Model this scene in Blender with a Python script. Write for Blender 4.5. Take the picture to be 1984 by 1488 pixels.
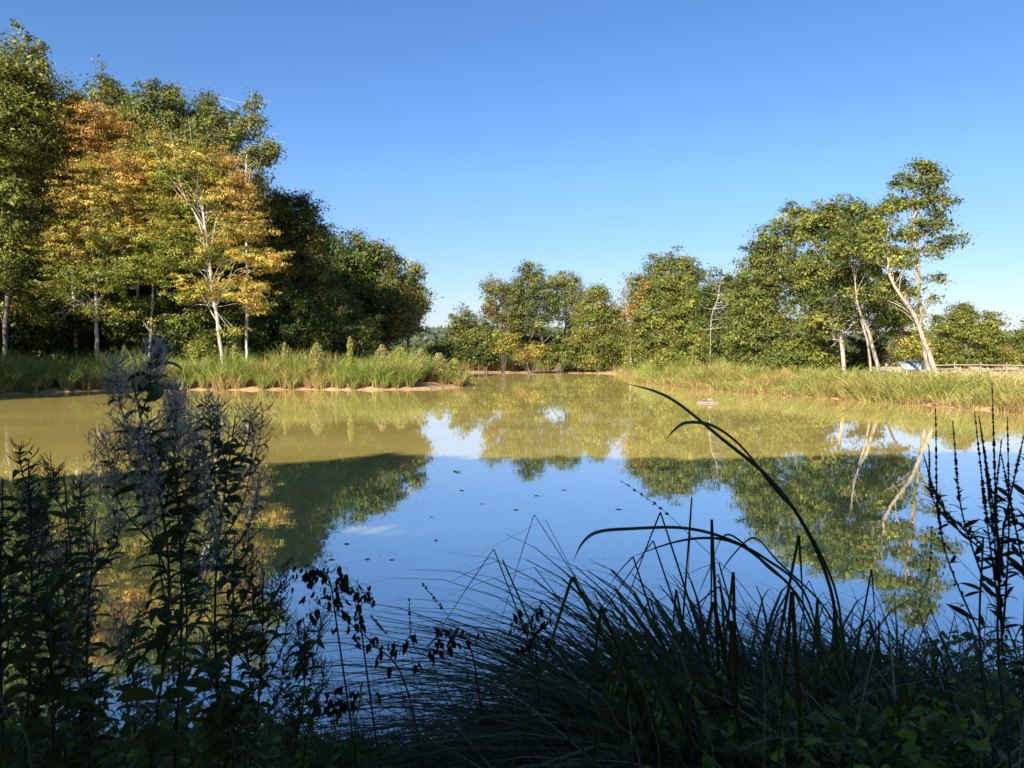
import bpy, math, random
import numpy as np
from mathutils import Vector
R = math.radians
rng = np.random.default_rng(7)
for o in list(bpy.data.objects): bpy.data.objects.remove(o)
S = bpy.context.scene
COL = S.collection

# ------------------------------------------------------------------ camera
CAMZ, FP, HOR = 2.2, 1500.0, 690.0
PITCH = math.atan((744 - HOR) / FP)
cam = bpy.data.cameras.new('camera'); co = bpy.data.objects.new('camera', cam); COL.objects.link(co)
co.location = (0, 0, CAMZ); co.rotation_euler = (R(90) - PITCH, 0, 0)
cam.lens = 36 * FP / 1984; cam.sensor_width = 36; cam.clip_start = .05; cam.clip_end = 6000
cam.dof.use_dof = True; cam.dof.focus_distance = 30; cam.dof.aperture_fstop = 11
S.camera = co

# ------------------------------------------------------------------ sky and sun
SUN_AZ, SUN_EL = 27.0, 31.0          # degrees left of straight behind the camera; height
W = bpy.data.worlds.new('World'); S.world = W; W.use_nodes = True
nt = W.node_tree; bg = nt.nodes['Background']; sk = nt.nodes.new('ShaderNodeTexSky')
sk.sky_type = 'NISHITA'; sk.sun_disc = False; sk.sun_elevation = R(SUN_EL); sk.sun_rotation = R(180 + SUN_AZ)
sk.air_density = 1.0; sk.dust_density = 0.35; sk.ozone_density = 2.2; sk.altitude = 50
hs = nt.nodes.new('ShaderNodeHueSaturation'); hs.inputs['Saturation'].default_value = 1.2; hs.inputs['Value'].default_value = 1.0
nt.links.new(sk.outputs[0], hs.inputs['Color']); 
tcw = nt.nodes.new('ShaderNodeTexCoord'); spz = nt.nodes.new('ShaderNodeSeparateXYZ'); nt.links.new(tcw.outputs['Generated'], spz.inputs[0])
rz_ = nt.nodes.new('ShaderNodeValToRGB'); rz_.color_ramp.elements[0].color = (.62, .57, .76, 1); rz_.color_ramp.elements[1].color = (.86, .90, 1.06, 1)
rz_.color_ramp.elements[0].position = .0; rz_.color_ramp.elements[1].position = .22; nt.links.new(spz.outputs['Z'], rz_.inputs[0])
mu = nt.nodes.new('ShaderNodeVectorMath'); mu.operation = 'MULTIPLY'; nt.links.new(hs.outputs[0], mu.inputs[0]); nt.links.new(rz_.outputs[0], mu.inputs[1])
nt.links.new(mu.outputs[0], bg.inputs[0]); bg.inputs[1].default_value = 0.079
sl = bpy.data.lights.new('sun', 'SUN'); so = bpy.data.objects.new('sun', sl); COL.objects.link(so)
sl.energy = 5.0; sl.angle = R(.5); sl.color = (1, .92, .80)
TOSUN = Vector((-math.sin(R(SUN_AZ)) * math.cos(R(SUN_EL)), -math.cos(R(SUN_AZ)) * math.cos(R(SUN_EL)), math.sin(R(SUN_EL))))
so.rotation_euler = TOSUN.to_track_quat('Z', 'Y').to_euler(); so.location = (-20, -30, 40)
S.view_settings.view_transform = 'Standard'; S.view_settings.look = 'None'
S.view_settings.exposure = 1.12; S.view_settings.gamma = 1
S.render.engine = 'CYCLES'
S.cycles.max_bounces = 5; S.cycles.diffuse_bounces = 2; S.cycles.glossy_bounces = 3; S.cycles.transmission_bounces = 3

# ------------------------------------------------------------------ helpers
def P(px, py, D):
    """point at ground distance D that the photograph shows at px, py"""
    x = (px - 992) / FP; y = -(py - 744) / FP
    c, s = math.cos(PITCH), math.sin(PITCH)
    d = np.array([x, c + s * y, -s + c * y])
    return np.array([0, 0, CAMZ]) + d * (D / d[1])

def tag(o, label=None, cat=None, group=None, kind=None):
    if label: o['label'] = label
    if cat: o['category'] = cat
    if group: o['group'] = group
    if kind: o['kind'] = kind
    return o
def empty(name, loc):
    o = bpy.data.objects.new(name, None); COL.objects.link(o); o.location = tuple(loc); o.empty_display_size = .3
    return o
def unit(v):
    return v / np.maximum(np.linalg.norm(v, axis=-1, keepdims=True), 1e-9)
def lerp(a, b, t): return a + (b - a) * t
def sstep(a, b, x):
    t = np.clip((x - a) / (b - a), 0, 1); return t * t * (3 - 2 * t)
def hsh(ix, iy, s=0):
    n = np.sin(ix * 127.1 + iy * 311.7 + s * 74.7) * 43758.5453
    return n - np.floor(n)
def noise2(x, y, s=0):
    x = np.asarray(x, float); y = np.asarray(y, float)
    ix, iy = np.floor(x), np.floor(y); fx, fy = x - ix, y - iy
    fx = fx * fx * (3 - 2 * fx); fy = fy * fy * (3 - 2 * fy)
    return lerp(lerp(hsh(ix, iy, s), hsh(ix + 1, iy, s), fx), lerp(hsh(ix, iy + 1, s), hsh(ix + 1, iy + 1, s), fx), fy)

class Buf:
    """gathers geometry for ONE mesh object"""
    def __init__(s): s.v = []; s.f = []; s.c = []; s.n = 0
    def add(s, v, f, c):
        v = np.asarray(v, float).reshape(-1, 3); f = np.asarray(f, int)
        c = np.broadcast_to(np.asarray(c, float), (len(v), 3))
        s.v.append(v); s.f.append(f + s.n); s.c.append(c); s.n += len(v)
    def build(s, name, mat, parent=None, origin=(0, 0, 0), smooth=False):
        v = np.concatenate(s.v) - np.asarray(origin, float); c = np.concatenate(s.c)
        me = bpy.data.meshes.new(name)
        loops = np.concatenate([f.ravel() for f in s.f]); tot = np.concatenate([np.full(len(f), f.shape[1]) for f in s.f])
        me.vertices.add(len(v)); me.vertices.foreach_set('co', v.astype(np.float32).ravel())
        me.loops.add(len(loops)); me.loops.foreach_set('vertex_index', loops.astype(np.int32))
        me.polygons.add(len(tot)); st = np.concatenate([[0], np.cumsum(tot)[:-1]])
        me.polygons.foreach_set('loop_start', st.astype(np.int32))
        if smooth: me.polygons.foreach_set('use_smooth', np.ones(len(tot), bool))
        me.update(calc_edges=True)
        at = me.color_attributes.new('col', 'FLOAT_COLOR', 'POINT')
        at.data.foreach_set('color', np.concatenate([np.clip(c, 0, 1), np.ones((len(c), 1))], 1).astype(np.float32).ravel())
        me.materials.append(mat)
        o = bpy.data.objects.new(name, me); COL.objects.link(o)
        if parent is not None: o.parent = parent
        else: o.location = tuple(origin)
        return o

def add_leaves(b, c, n, L, Wd, col):
    """diamond leaf sprays, slightly folded"""
    N = len(c)
    if N == 0: return
    r = unit(rng.normal(size=(N, 3))); n = unit(n)
    t = unit(np.cross(n, r)); bt = np.cross(n, t)
    L = np.broadcast_to(L, (N,))[:, None]; Wd = np.broadcast_to(Wd, (N,))[:, None]
    fold = n * Wd * .25
    v = np.stack([c - t * L / 2, c + bt * Wd / 2 + fold - t * L * .08, c + t * L / 2, c - bt * Wd / 2 + fold - t * L * .08], 1)
    f = np.arange(N * 4).reshape(N, 4)
    f = np.concatenate([f[:, [0, 1, 2]], f[:, [0, 2, 3]]])
    b.add(v.reshape(-1, 3), f, np.repeat(col, 4, 0))

def add_blades(b, base, az, h, w, lean, droop, c0, c1, seg=4, face=None):
    """grass blades: arching tapered strips"""
    N = len(base)
    if N == 0: return
    t = np.linspace(0, 1, seg + 1)[None, :, None]
    d = np.stack([np.cos(az), np.sin(az), np.zeros(N)], 1)[:, None, :]
    h_, l_, k_ = (np.broadcast_to(a, (N,))[:, None, None] for a in (h, lean, droop))
    up = np.array([0, 0, 1.])[None, None, :]
    p = base[:, None, :] + up * h_ * (t - .55 * k_ * t ** 3) + d * h_ * (l_ * t + k_ * .8 * t ** 2)
    fa = az + math.pi / 2 if face is None else face
    s = np.stack([np.cos(fa), np.sin(fa), np.zeros(N)], 1)[:, None, :]
    wd = np.broadcast_to(w, (N,))[:, None, None] * (1 - t ** 2.2 * .93) * .5
    v = np.stack([p - s * wd, p + s * wd], 2)              # N,seg+1,2,3
    i = np.arange(N)[:, None] * (2 * (seg + 1)) + np.arange(seg)[None, :] * 2
    f = np.stack([i, i + 1, i + 3, i + 2], -1).reshape(-1, 4)
    tt = t ** .8
    c = c0[:, None, :] * (1 - tt) + c1[:, None, :] * tt
    b.add(v.reshape(-1, 3), f, np.repeat(c.reshape(-1, 3), 2, 0))

def spline(pts, n):
    """Catmull-Rom through points (any columns)"""
    p = np.asarray(pts, float); m = len(p)
    if m == 2: return lerp(p[0], p[1], np.linspace(0, 1, n)[:, None])
    q = np.vstack([2 * p[0] - p[1], p, 2 * p[-1] - p[-2]])
    u = np.linspace(0, m - 1 - 1e-6, n); i = u.astype(int); t = (u - i)[:, None]
    a, b_, c, d = q[i], q[i + 1], q[i + 2], q[i + 3]
    return .5 * (2 * b_ + (c - a) * t + (2 * a - 5 * b_ + 4 * c - d) * t ** 2 + (3 * b_ - a - 3 * c + d) * t ** 3)

def add_tube(b, pts, rad, col, sides=6, bump=0):
    p = np.asarray(pts, float); m = len(p); rad = np.broadcast_to(rad, (m,))
    tg = unit(np.gradient(p, axis=0)); ref = np.array([.31, .9, .28]); 
    u = unit(np.cross(tg, ref)); w = np.cross(tg, u)
    a = np.linspace(0, 2 * math.pi, sides, endpoint=False)
    ring = (u[:, None] * np.cos(a)[None, :, None] + w[:, None] * np.sin(a)[None, :, None])
    rr = rad[:, None, None] * (1 + (bump * (rng.random((m, sides, 1)) - .5) if bump else 0))
    v = (p[:, None] + ring * rr).reshape(-1, 3)
    i = np.arange(m - 1)[:, None] * sides; j = np.arange(sides)[None]; k = (j + 1) % sides
    f = np.stack([i + j, i + k, i + k + sides, i + j + sides], -1).reshape(-1, 4)
    col = np.asarray(col, float)
    if col.ndim == 2: col = np.repeat(col, sides, 0)
    b.add(v, f, col)

def add_strip(b, pts, w, side, col, fold=0.0):
    """one long flat leaf along pts, w = widths, side = sideways vector, v-shaped fold"""
    p = np.asarray(pts, float); m = len(p); s = unit(np.asarray(side, float))
    tg = unit(np.gradient(p, axis=0)); sv = unit(s - tg * ((tg * s).sum(1) if s.ndim == 2 else tg @ s)[:, None]); nn = np.cross(tg, sv)
    w = np.asarray(w)[:, None]
    v = np.stack([p - sv * w / 2 + nn * w * fold, p, p + sv * w / 2 + nn * w * fold], 1).reshape(-1, 3)
    i = np.arange(m - 1) * 3
    f = np.concatenate([np.stack([i, i + 1, i + 4, i + 3], -1), np.stack([i + 1, i + 2, i + 5, i + 4], -1)])
    b.add(v, f, col)

def add_shaped(b, o, d, up, L, Wd, curl, col, heart=False, rows=6):
    """true leaf blades with a midrib fold; o origin, d direction, up facing"""
    N = len(o)
    if N == 0: return
    d = unit(d); up = unit(up - d * (up * d).sum(1, keepdims=True)); s = np.cross(d, up)
    t = np.linspace(0, 1, rows)
    wp = (np.sin(math.pi * np.clip(t, 0, 1) ** .45) if heart else np.sin(math.pi * t ** .75)) ** .9
    wp[0] = .06; wp[-1] = .02
    th = np.broadcast_to(curl, (N,))[:, None] * t[None]
    dt = 1 / (rows - 1)
    ax = np.concatenate([np.zeros((N, 1)), np.cumsum(np.cos(th[:, :-1]), 1) * dt], 1)
    az = np.concatenate([np.zeros((N, 1)), np.cumsum(np.sin(th[:, :-1]), 1) * dt], 1)
    L = np.broadcast_to(L, (N,))[:, None, None]; Wd = np.broadcast_to(Wd, (N,))[:, None, None]
    p = o[:, None] + d[:, None] * ax[..., None] * L - up[:, None] * az[..., None] * L
    w = wp[None, :, None] * Wd / 2
    nn = up[:, None] * np.cos(th)[..., None] + d[:, None] * np.sin(th)[..., None]
    v = np.stack([p - s[:, None] * w + nn * w * .35, p, p + s[:, None] * w + nn * w * .35], 2)
    i = np.arange(N)[:, None] * rows * 3 + np.arange(rows - 1)[None] * 3
    f = np.concatenate([np.stack([i, i + 1, i + 4, i + 3], -1).reshape(-1, 4), np.stack([i + 1, i + 2, i + 5, i + 4], -1).reshape(-1, 4)])
    b.add(v.reshape(-1, 3), f, np.repeat(np.asarray(col), rows * 3, 0))

def jit(col, n, a=.25, h=.06):
    """n jittered copies of an albedo"""
    c = np.broadcast_to(np.asarray(col, float), (n, 3)).copy()
    c *= 1 + a * (rng.random((n, 1)) * 2 - 1); c *= 1 + h * rng.normal(size=(n, 3))
    return np.clip(c, .003, .95)

# ------------------------------------------------------------------ materials
def newmat(name):
    m = bpy.data.materials.new(name); m.use_nodes = True
    t = m.node_tree; t.nodes.clear(); out = t.nodes.new('ShaderNodeOutputMaterial'); return m, t, out
def leaf_mat(name, trans=.3, rough=.55, spec=.25):
    m, t, out = newmat(name)
    a = t.nodes.new('ShaderNodeAttribute'); a.attribute_name = 'col'
    nz = t.nodes.new('ShaderNodeTexNoise'); nz.inputs['Scale'].default_value = 9; nz.inputs['Detail'].default_value = 3
    tc = t.nodes.new('ShaderNodeTexCoord'); t.links.new(tc.outputs['Object'], nz.inputs['Vector'])
    mr = t.nodes.new('ShaderNodeMapRange'); mr.inputs[3].default_value = .72; mr.inputs[4].default_value = 1.28
    t.links.new(nz.outputs[0], mr.inputs[0])
    mx = t.nodes.new('ShaderNodeVectorMath'); mx.operation = 'SCALE'
    t.links.new(a.outputs['Color'], mx.inputs[0]); t.links.new(mr.outputs[0], mx.inputs['Scale'])
    pb = t.nodes.new('ShaderNodeBsdfPrincipled'); pb.inputs['Roughness'].default_value = rough
    pb.inputs['Specular IOR Level'].default_value = spec
    tr = t.nodes.new('ShaderNodeBsdfTranslucent'); ms = t.nodes.new('ShaderNodeMixShader'); ms.inputs[0].default_value = trans
    t.links.new(mx.outputs[0], pb.inputs['Base Color']); t.links.new(mx.outputs[0], tr.inputs['Color'])
    t.links.new(pb.outputs[0], ms.inputs[1]); t.links.new(tr.outputs[0], ms.inputs[2]); t.links.new(ms.outputs[0], out.inputs[0])
    return m
def solid_mat(name, scale=(8, 8, 2), lo=.5, hi=1.35, rough=.85, bump=.3, metal=0):
    m, t, out = newmat(name)
    a = t.nodes.new('ShaderNodeAttribute'); a.attribute_name = 'col'
    tc = t.nodes.new('ShaderNodeTexCoord'); mp = t.nodes.new('ShaderNodeMapping'); mp.inputs['Scale'].default_value = scale
    nz = t.nodes.new('ShaderNodeTexNoise'); nz.inputs['Scale'].default_value = 1; nz.inputs['Detail'].default_value = 6
    t.links.new(tc.outputs['Object'], mp.inputs[0]); t.links.new(mp.outputs[0], nz.inputs['Vector'])
    mr = t.nodes.new('ShaderNodeMapRange'); mr.inputs[1].default_value = .3; mr.inputs[2].default_value = .7
    mr.inputs[3].default_value = lo; mr.inputs[4].default_value = hi; t.links.new(nz.outputs[0], mr.inputs[0])
    mx = t.nodes.new('ShaderNodeVectorMath'); mx.operation = 'SCALE'
    t.links.new(a.outputs['Color'], mx.inputs[0]); t.links.new(mr.outputs[0], mx.inputs['Scale'])
    pb = t.nodes.new('ShaderNodeBsdfPrincipled'); pb.inputs['Roughness'].default_value = rough; pb.inputs['Metallic'].default_value = metal
    bm = t.nodes.new('ShaderNodeBump'); bm.inputs['Strength'].default_value = bump; bm.inputs['Distance'].default_value = .03
    t.links.new(nz.outputs[0], bm.inputs['Height']); t.links.new(bm.outputs[0], pb.inputs['Normal'])
    t.links.new(mx.outputs[0], pb.inputs['Base Color']); t.links.new(pb.outputs[0], out.inputs[0])
    return m
M_LEAF = leaf_mat('foliage')
M_REED = leaf_mat('reed_blades', .25, .5, .3)
M_HERB = leaf_mat('herb_leaves', .3, .6, .12)
M_FLUFF = leaf_mat('seed_fluff', .35, .9, .05)
M_BARK = solid_mat('bark', (9, 9, 2.6), .38, 1.4)
M_STEM = solid_mat('stem', (60, 60, 20), .7, 1.2, .6, .1)
M_WOOD = solid_mat('weathered_wood', (14, 14, 3))
M_TIN = solid_mat('metal_roofing', (3, 3, 3), .85, 1.1, .5, .05, 0)
M_GROUND = solid_mat('ground', (2.2, 2.2, 2.2), .6, 1.35, .95, .6)

# ------------------------------------------------------------------ pond outline and ground
POND = np.array([(-1.4, 4.35), (.6, 4.2), (3, 4.5), (6, 5.0), (10, 6.0), (16, 9.5), (22, 16), (23.5, 22), (21.6, 27), (19.8, 30), (18.9, 33),
    (17.8, 37), (16.6, 39.5), (15.4, 43), (13.9, 48), (12.6, 52), (11.9, 57), (10.9, 63), (11.6, 71), (14.5, 82), (16.5, 94), (11, 99), (4, 102),
    (-3, 102), (-8, 97), (-10.5, 86), (-9.2, 72), (-5.2, 62.5), (-3.3, 59), (-3.8, 54.5), (-6.5, 51.2), (-10, 50.4), (-14, 50.9), (-18, 50.2), (-22, 50.3), (-26, 48.8),
    (-29.5, 44.8), (-31, 39), (-29.5, 30), (-28, 18), (-22, 9), (-12, 5.4), (-6, 4.6)])
POND = spline(np.vstack([POND, POND[:1]]), 260)[:-1]
def shore(x, y):
    """signed distance to the waterline, positive on land"""
    x = np.asarray(x, float).ravel(); y = np.asarray(y, float).ravel()
    a = POND; b_ = np.roll(POND, -1, 0); out = np.full(len(x), 1e9); ins = np.zeros(len(x), bool)
    for (ax, ay), (bx, by) in zip(a, b_):
        dx, dy = bx - ax, by - ay; t = np.clip(((x - ax) * dx + (y - ay) * dy) / (dx * dx + dy * dy + 1e-9), 0, 1)
        out = np.minimum(out, np.hypot(x - ax - t * dx, y - ay - t * dy))
        c = ((ay > y) != (by > y)) & (x < (bx - ax) * (y - ay) / (by - ay + 1e-12) + ax); ins ^= c
    return np.where(ins, -out, out)
def ground(x, y):
    x = np.asarray(x, float).ravel(); y = np.asarray(y, float).ravel()
    d = shore(x, y) + (noise2(x * .9, y * .9) - .5) * .5 * sstep(5, 20, y)
    wide = 2.2 + 3.5 * sstep(60, 95, y) * sstep(30, 10, abs(x)) + 2.5 * np.exp(-((x + 5) ** 2 + (y - 55) ** 2) / 14)
    z = np.where(d < 0, np.maximum(-.7, d * .3), .12 * sstep(0, .5, d) + .36 * sstep(.2, wide, d))
    z = z + np.where(d > 0, (noise2(x * 2.3, y * 2.3, 3) - .5) * .10 * sstep(0, 1, d) + (noise2(x * .23, y * .23, 5) - .5) * .25 * sstep(1, 6, d), 0)
    z = z + 15 * sstep(220, 620, y + 30 * noise2(x * .01, y * .01, 8)) * (.65 + .6 * noise2(x * .006, y * .002, 9))
    return z
fl_ = 0
xs = np.concatenate([-np.geomspace(2600, 42, 22), np.linspace(-41, 32, 230), np.geomspace(33, 2600, 24)])
ys = np.concatenate([-np.geomspace(900, 6, 12), np.linspace(-4, 7, 70), np.linspace(7.3, 116, 260), np.geomspace(118, 3200, 34)])
X, Y = np.meshgrid(xs, ys); nx, ny = len(xs), len(ys)
Z = ground(X, Y); sd = shore(X, Y)
xf, yf = X.ravel(), Y.ravel()
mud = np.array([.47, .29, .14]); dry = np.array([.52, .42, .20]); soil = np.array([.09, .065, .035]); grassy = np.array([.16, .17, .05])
n1 = noise2(xf * .5, yf * .5, 11)[:, None]
base = lerp(grassy, dry, sstep(.3, .7, n1))
field = (sstep(14, 24, xf) * sstep(30, 42, yf))[:, None]; base = lerp(base, lerp(dry, np.array([.6, .47, .25]), n1), field)
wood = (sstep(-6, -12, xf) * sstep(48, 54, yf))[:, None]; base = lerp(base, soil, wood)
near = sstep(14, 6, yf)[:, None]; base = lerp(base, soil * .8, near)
mm = sstep(.42, .2, Z)[:, None] * (1 - near); cg = lerp(base, lerp(mud, mud * .8, n1), mm)
far = sstep(200, 300, yf)[:, None]; cg = lerp(cg, np.array([.07, .085, .05]), far)
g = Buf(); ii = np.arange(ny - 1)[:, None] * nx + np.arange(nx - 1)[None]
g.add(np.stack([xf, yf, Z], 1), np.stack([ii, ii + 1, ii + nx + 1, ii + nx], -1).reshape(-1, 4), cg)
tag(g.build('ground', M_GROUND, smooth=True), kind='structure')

# water: turbid body colour under a mirror-like surface
m, t, out = newmat('pond_water')
lw = t.nodes.new('ShaderNodeFresnel'); lw.inputs['IOR'].default_value = 1.5
mr = t.nodes.new('ShaderNodeMapRange'); mr.inputs[1].default_value = .05; mr.inputs[2].default_value = .75; mr.inputs[3].default_value = .52; mr.inputs[4].default_value = .80
df = t.nodes.new('ShaderNodeBsdfDiffuse'); gl = t.nodes.new('ShaderNodeBsdfGlossy'); gl.inputs['Roughness'].default_value = .012
gl.inputs['Color'].default_value = (.92, .93, 1, 1)
tc = t.nodes.new('ShaderNodeTexCoord')
mp = t.nodes.new('ShaderNodeMapping'); mp.inputs['Scale'].default_value = (.12, .5, 1); nz = t.nodes.new('ShaderNodeTexNoise'); nz.inputs['Detail'].default_value = 4
nz.inputs['Scale'].default_value = .7
t.links.new(tc.outputs['Object'], mp.inputs[0]); t.links.new(mp.outputs[0], nz.inputs['Vector'])
cr = t.nodes.new('ShaderNodeValToRGB'); cr.color_ramp.elements[0].color = (.54, .415, .105, 1); cr.color_ramp.elements[1].color = (.72, .56, .16, 1)
cr.color_ramp.elements[0].position = .3; cr.color_ramp.elements[1].position = .75
t.links.new(nz.outputs[0], cr.inputs[0]); t.links.new(cr.outputs[0], df.inputs[0])
n2 = t.nodes.new('ShaderNodeTexNoise'); n2.inputs['Scale'].default_value = 1.6; n2.inputs['Detail'].default_value = 3
mp2 = t.nodes.new('ShaderNodeMapping'); mp2.inputs['Scale'].default_value = (1, 1.6, 1)
t.links.new(tc.outputs['Object'], mp2.inputs[0]); t.links.new(mp2.outputs[0], n2.inputs['Vector'])
bm = t.nodes.new('ShaderNodeBump'); bm.inputs['Strength'].default_value = .014; bm.inputs['Distance'].default_value = .05
t.links.new(n2.outputs[0], bm.inputs['Height']); t.links.new(bm.outputs[0], gl.inputs['Normal'])
ms = t.nodes.new('ShaderNodeMixShader'); t.links.new(lw.outputs[0], mr.inputs[0]); t.links.new(mr.outputs[0], ms.inputs[0])
t.links.new(df.outputs[0], ms.inputs[1]); t.links.new(gl.outputs[0], ms.inputs[2]); t.links.new(ms.outputs[0], out.inputs[0])
w = Buf(); gx = np.linspace(-42, 30, 40); gy = np.linspace(2.5, 112, 60); GX, GY = np.meshgrid(gx, gy)
ii = np.arange(59)[:, None] * 40 + np.arange(39)[None]
w.add(np.stack([GX.ravel(), GY.ravel(), 0 * GX.ravel()], 1), np.stack([ii, ii + 1, ii + 41, ii + 40], -1).reshape(-1, 4), (.5, .4, .1))
tag(w.build('water', m), kind='structure')

# ------------------------------------------------------------------ trees
def limb_path(a, b_, sag=.15, n=7):
    L = np.linalg.norm(b_ - a); mid = lerp(a, b_, .5) + rng.normal(size=3) * L * .07; mid[2] += L * sag
    return spline([a, lerp(a, mid, .55) + rng.normal(size=3) * L * .03, mid, b_], n)

def crown_cloud(blobs, D, leaf, cov, flat, cl, pal, keep=None, aspect=.55, rad=1.0):
    """clumped leaves in ellipsoids; returns (buf, clump centres)"""
    b = Buf(); cents = []; leaf = leaf * .84
    for bl in blobs:
        px, py, rx, ry = bl[:4]; dd = bl[4] if len(bl) > 4 else 0; cv = cov * (bl[5] if len(bl) > 5 else 1)
        c0 = P(px, py, D + dd); k = (D + dd) / FP; ax, az = rx * k, ry * k; ay = min(max(.75 * (ax + az) / 2, .3), 4.5) if ax < 8 else 5.0
        area = math.pi * ax * az; nc = max(6, int(area / (cl * cl) * 2.6)); cv *= 1.65
        u = unit(rng.normal(size=(nc, 3))); r = rng.random((nc, 1)) ** .38
        r = r * (1 + .16 * rng.normal(size=(nc, 1)) * (r > .6))
        cc = c0 + u * r * np.array([ax, ay, az]) * rad
        cc = cc[cc[:, 2] > .35]; nc = len(cc)
        if not nc: continue
        cents.append(cc)
        nl = max(6, int(cv * area / (leaf * leaf * aspect * .5) / nc * .8))
        rep = np.repeat(np.arange(nc), nl); sz = cl * (.55 + .8 * rng.random(nc))
        off = rng.normal(size=(nc * nl, 3)) * np.array([.5, .5, .5 * flat]) * sz[rep, None]
        # sprays hang a little at the tip
        off[:, 2] -= .10 * (off[:, 0] ** 2 + off[:, 1] ** 2) / cl
        pos = cc[rep] + off
        out = unit((cc - c0) / np.array([ax, ay, az]))[rep]
        nrm = out * .55 + unit(off + 1e-6) * .35 + rng.normal(size=pos.shape) * .55 + np.array([0, 0, .35 + (1 - flat) * .3])
        u_ = (cc[:, 0] - c0[0]) / ax; v_ = (cc[:, 2] - c0[2]) / az
        ccol = pal(cc, nc)
        col = ccol[rep] * (1 + .22 * (rng.random((len(rep), 1)) * 2 - 1)); col *= 1 + .10 * rng.normal(size=col.shape)
        L = leaf * np.clip(np.exp(.38 * rng.normal(size=len(rep))), .4, 2.2)
        if keep is not None:
            kk = keep(pos); pos, nrm, L, col = pos[kk], nrm[kk], L[kk], col[kk]
        add_leaves(b, pos, nrm, L, L * aspect, col)
    return b, (np.concatenate(cents) if cents else np.zeros((0, 3)))

def pal_of(cols, ws, spatial=None):
    cols = np.array(cols, float); ws = np.array(ws, float) / sum(ws)
    def f(p, n):
        k = rng.choice(len(cols), n, p=ws); c = cols[k] * np.clip(1 + .24 * rng.normal(size=(n, 1)), .4, 1.6)
        if spatial: c = spatial(p, c, n)
        return c
    return f

def tree(name, label, cat, D, trunk, blobs, pal, leaf=.22, cov=3.2, flat=.6, cl=.8, bark=(.2, .17, .13), limbs=26, group=None,
         keep=None, twig=0, extra=None, aspect=.55, limb_r=.32, rad=1.0):
    tp = np.array([P(a[0], a[1], D + (a[3] if len(a) > 3 else 0)) for a in trunk]); tr = np.array([a[2] for a in trunk], float)
    base = tp[0].copy(); base[2] = ground(base[0], base[1])[0] - .05
    if tp[0][2] > base[2] + .1: tp = np.vstack([base, tp]); tr = np.concatenate([[tr[0] * 1.25], tr])
    else: tp[0] = base
    root = empty(name, base); tag(root, label, cat, group)
    tb = Buf(); path = spline(tp, 26); rr = np.interp(np.linspace(0, 1, 26), np.linspace(0, 1, len(tr)), tr)
    path[1:-1] += rng.normal(size=(24, 3)) * rr[1:-1, None] * .18
    rr[0] *= 1.25; rr = rr * (.68 if D < 58 else .88)
    add_tube(tb, path, rr, jit(bark, 26, .18, .03), 8, .2)
    for e in (extra or []):
        q = np.array([P(a[0], a[1], D + (a[3] if len(a) > 3 else 0)) for a in e]); r_ = .62 * np.interp(np.linspace(0, 1, 16), np.linspace(0, 1, len(e)), [a[2] for a in e])
        if q[0][2] < 1.5: q[0][2] = ground(q[0][0], q[0][1])[0] - .05
        add_tube(tb, spline(q, 16), r_, jit(bark, 16, .18, .03), 7, .2)
    cb, cents = crown_cloud(blobs, D, leaf, cov, flat, cl, pal, keep, aspect, rad)
    if len(cents):
        n = min(limbs, len(cents))
        for i in rng.choice(len(cents), n, replace=False):
            tgt = cents[i]; lo = path[:, 2] < tgt[2] - .25 * np.linalg.norm(tgt[:2] - path[:, :2].mean(0))
            idx = np.where(lo & (np.arange(26) > 11))[0]
            dist = np.linalg.norm(path - tgt, axis=1)
            j = idx[np.argmin(dist[idx])] if len(idx) else 11
            j = max(11, j - rng.integers(0, 4)); r0 = min(rr[j] * .45, .015 + .55 * limb_r * rr[j] * (.5 + rng.random() * .6))
            lp = limb_path(path[j], tgt, .15 if j < 17 else .03); add_tube(tb, lp, np.linspace(r0, .012, 7), jit(bark, 7, .15, .03), 5)
            for q in range(twig):
                s0 = lp[rng.integers(2, 6)]; near_ = cents[np.argsort(np.linalg.norm(cents - s0, axis=1))[rng.integers(0, min(9, len(cents)))]]
                add_tube(tb, limb_path(s0, near_, .1, 5), np.linspace(r0 * .4, .008, 5), jit(bark, 5, .15, .03), 4)
    tb.build('trunk', M_BARK, root, base, smooth=True)
    if cb.n: cb.build('crown', M_LEAF, root, base)
    return root
def copy_tree(o, loc, rz, sc, label=None, group=None):
    r_ = o.copy(); COL.objects.link(r_); r_.location = loc; r_.rotation_euler = (0, 0, rz); r_.scale = (sc[0], sc[0], sc[1])
    if label: r_['label'] = label
    if group: r_['group'] = group
    for ch in list(o.children):
        c = ch.copy(); COL.objects.link(c); c.parent = r_
    return r_

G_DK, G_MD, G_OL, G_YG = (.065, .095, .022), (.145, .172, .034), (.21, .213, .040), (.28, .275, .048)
C_OR, C_YE, C_RU = (.50, .29, .07), (.43, .34, .06), (.34, .12, .035)
def to_px(p):
    D = p[:, 1]; c, s = math.cos(PITCH), math.sin(PITCH); z = p[:, 2] - CAMZ
    dep = D * c - z * s; up = D * s + z * c
    return 992 + p[:, 0] / dep * FP, 744 - up / dep * FP
def beech(warm):
    def f(p, c, n):
        x, y = to_px(p)
        k = warm(x, y) - .08 + .22 * rng.normal(size=n) + (noise2(p[:, 0] * .8, p[:, 2] * .9, 4) - .5) * .7
        k = np.clip(k, 0, 1)[:, None]
        a = np.array([.19, .22, .032]); y_ = np.array(C_YE); o = np.array(C_OR)
        return np.where(k < .5, lerp(a, y_, k * 2), lerp(y_, o, k * 2 - 1)) * np.clip(1 + .32 * rng.normal(size=(n, 1)), .35, 1.7)
    return f
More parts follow.
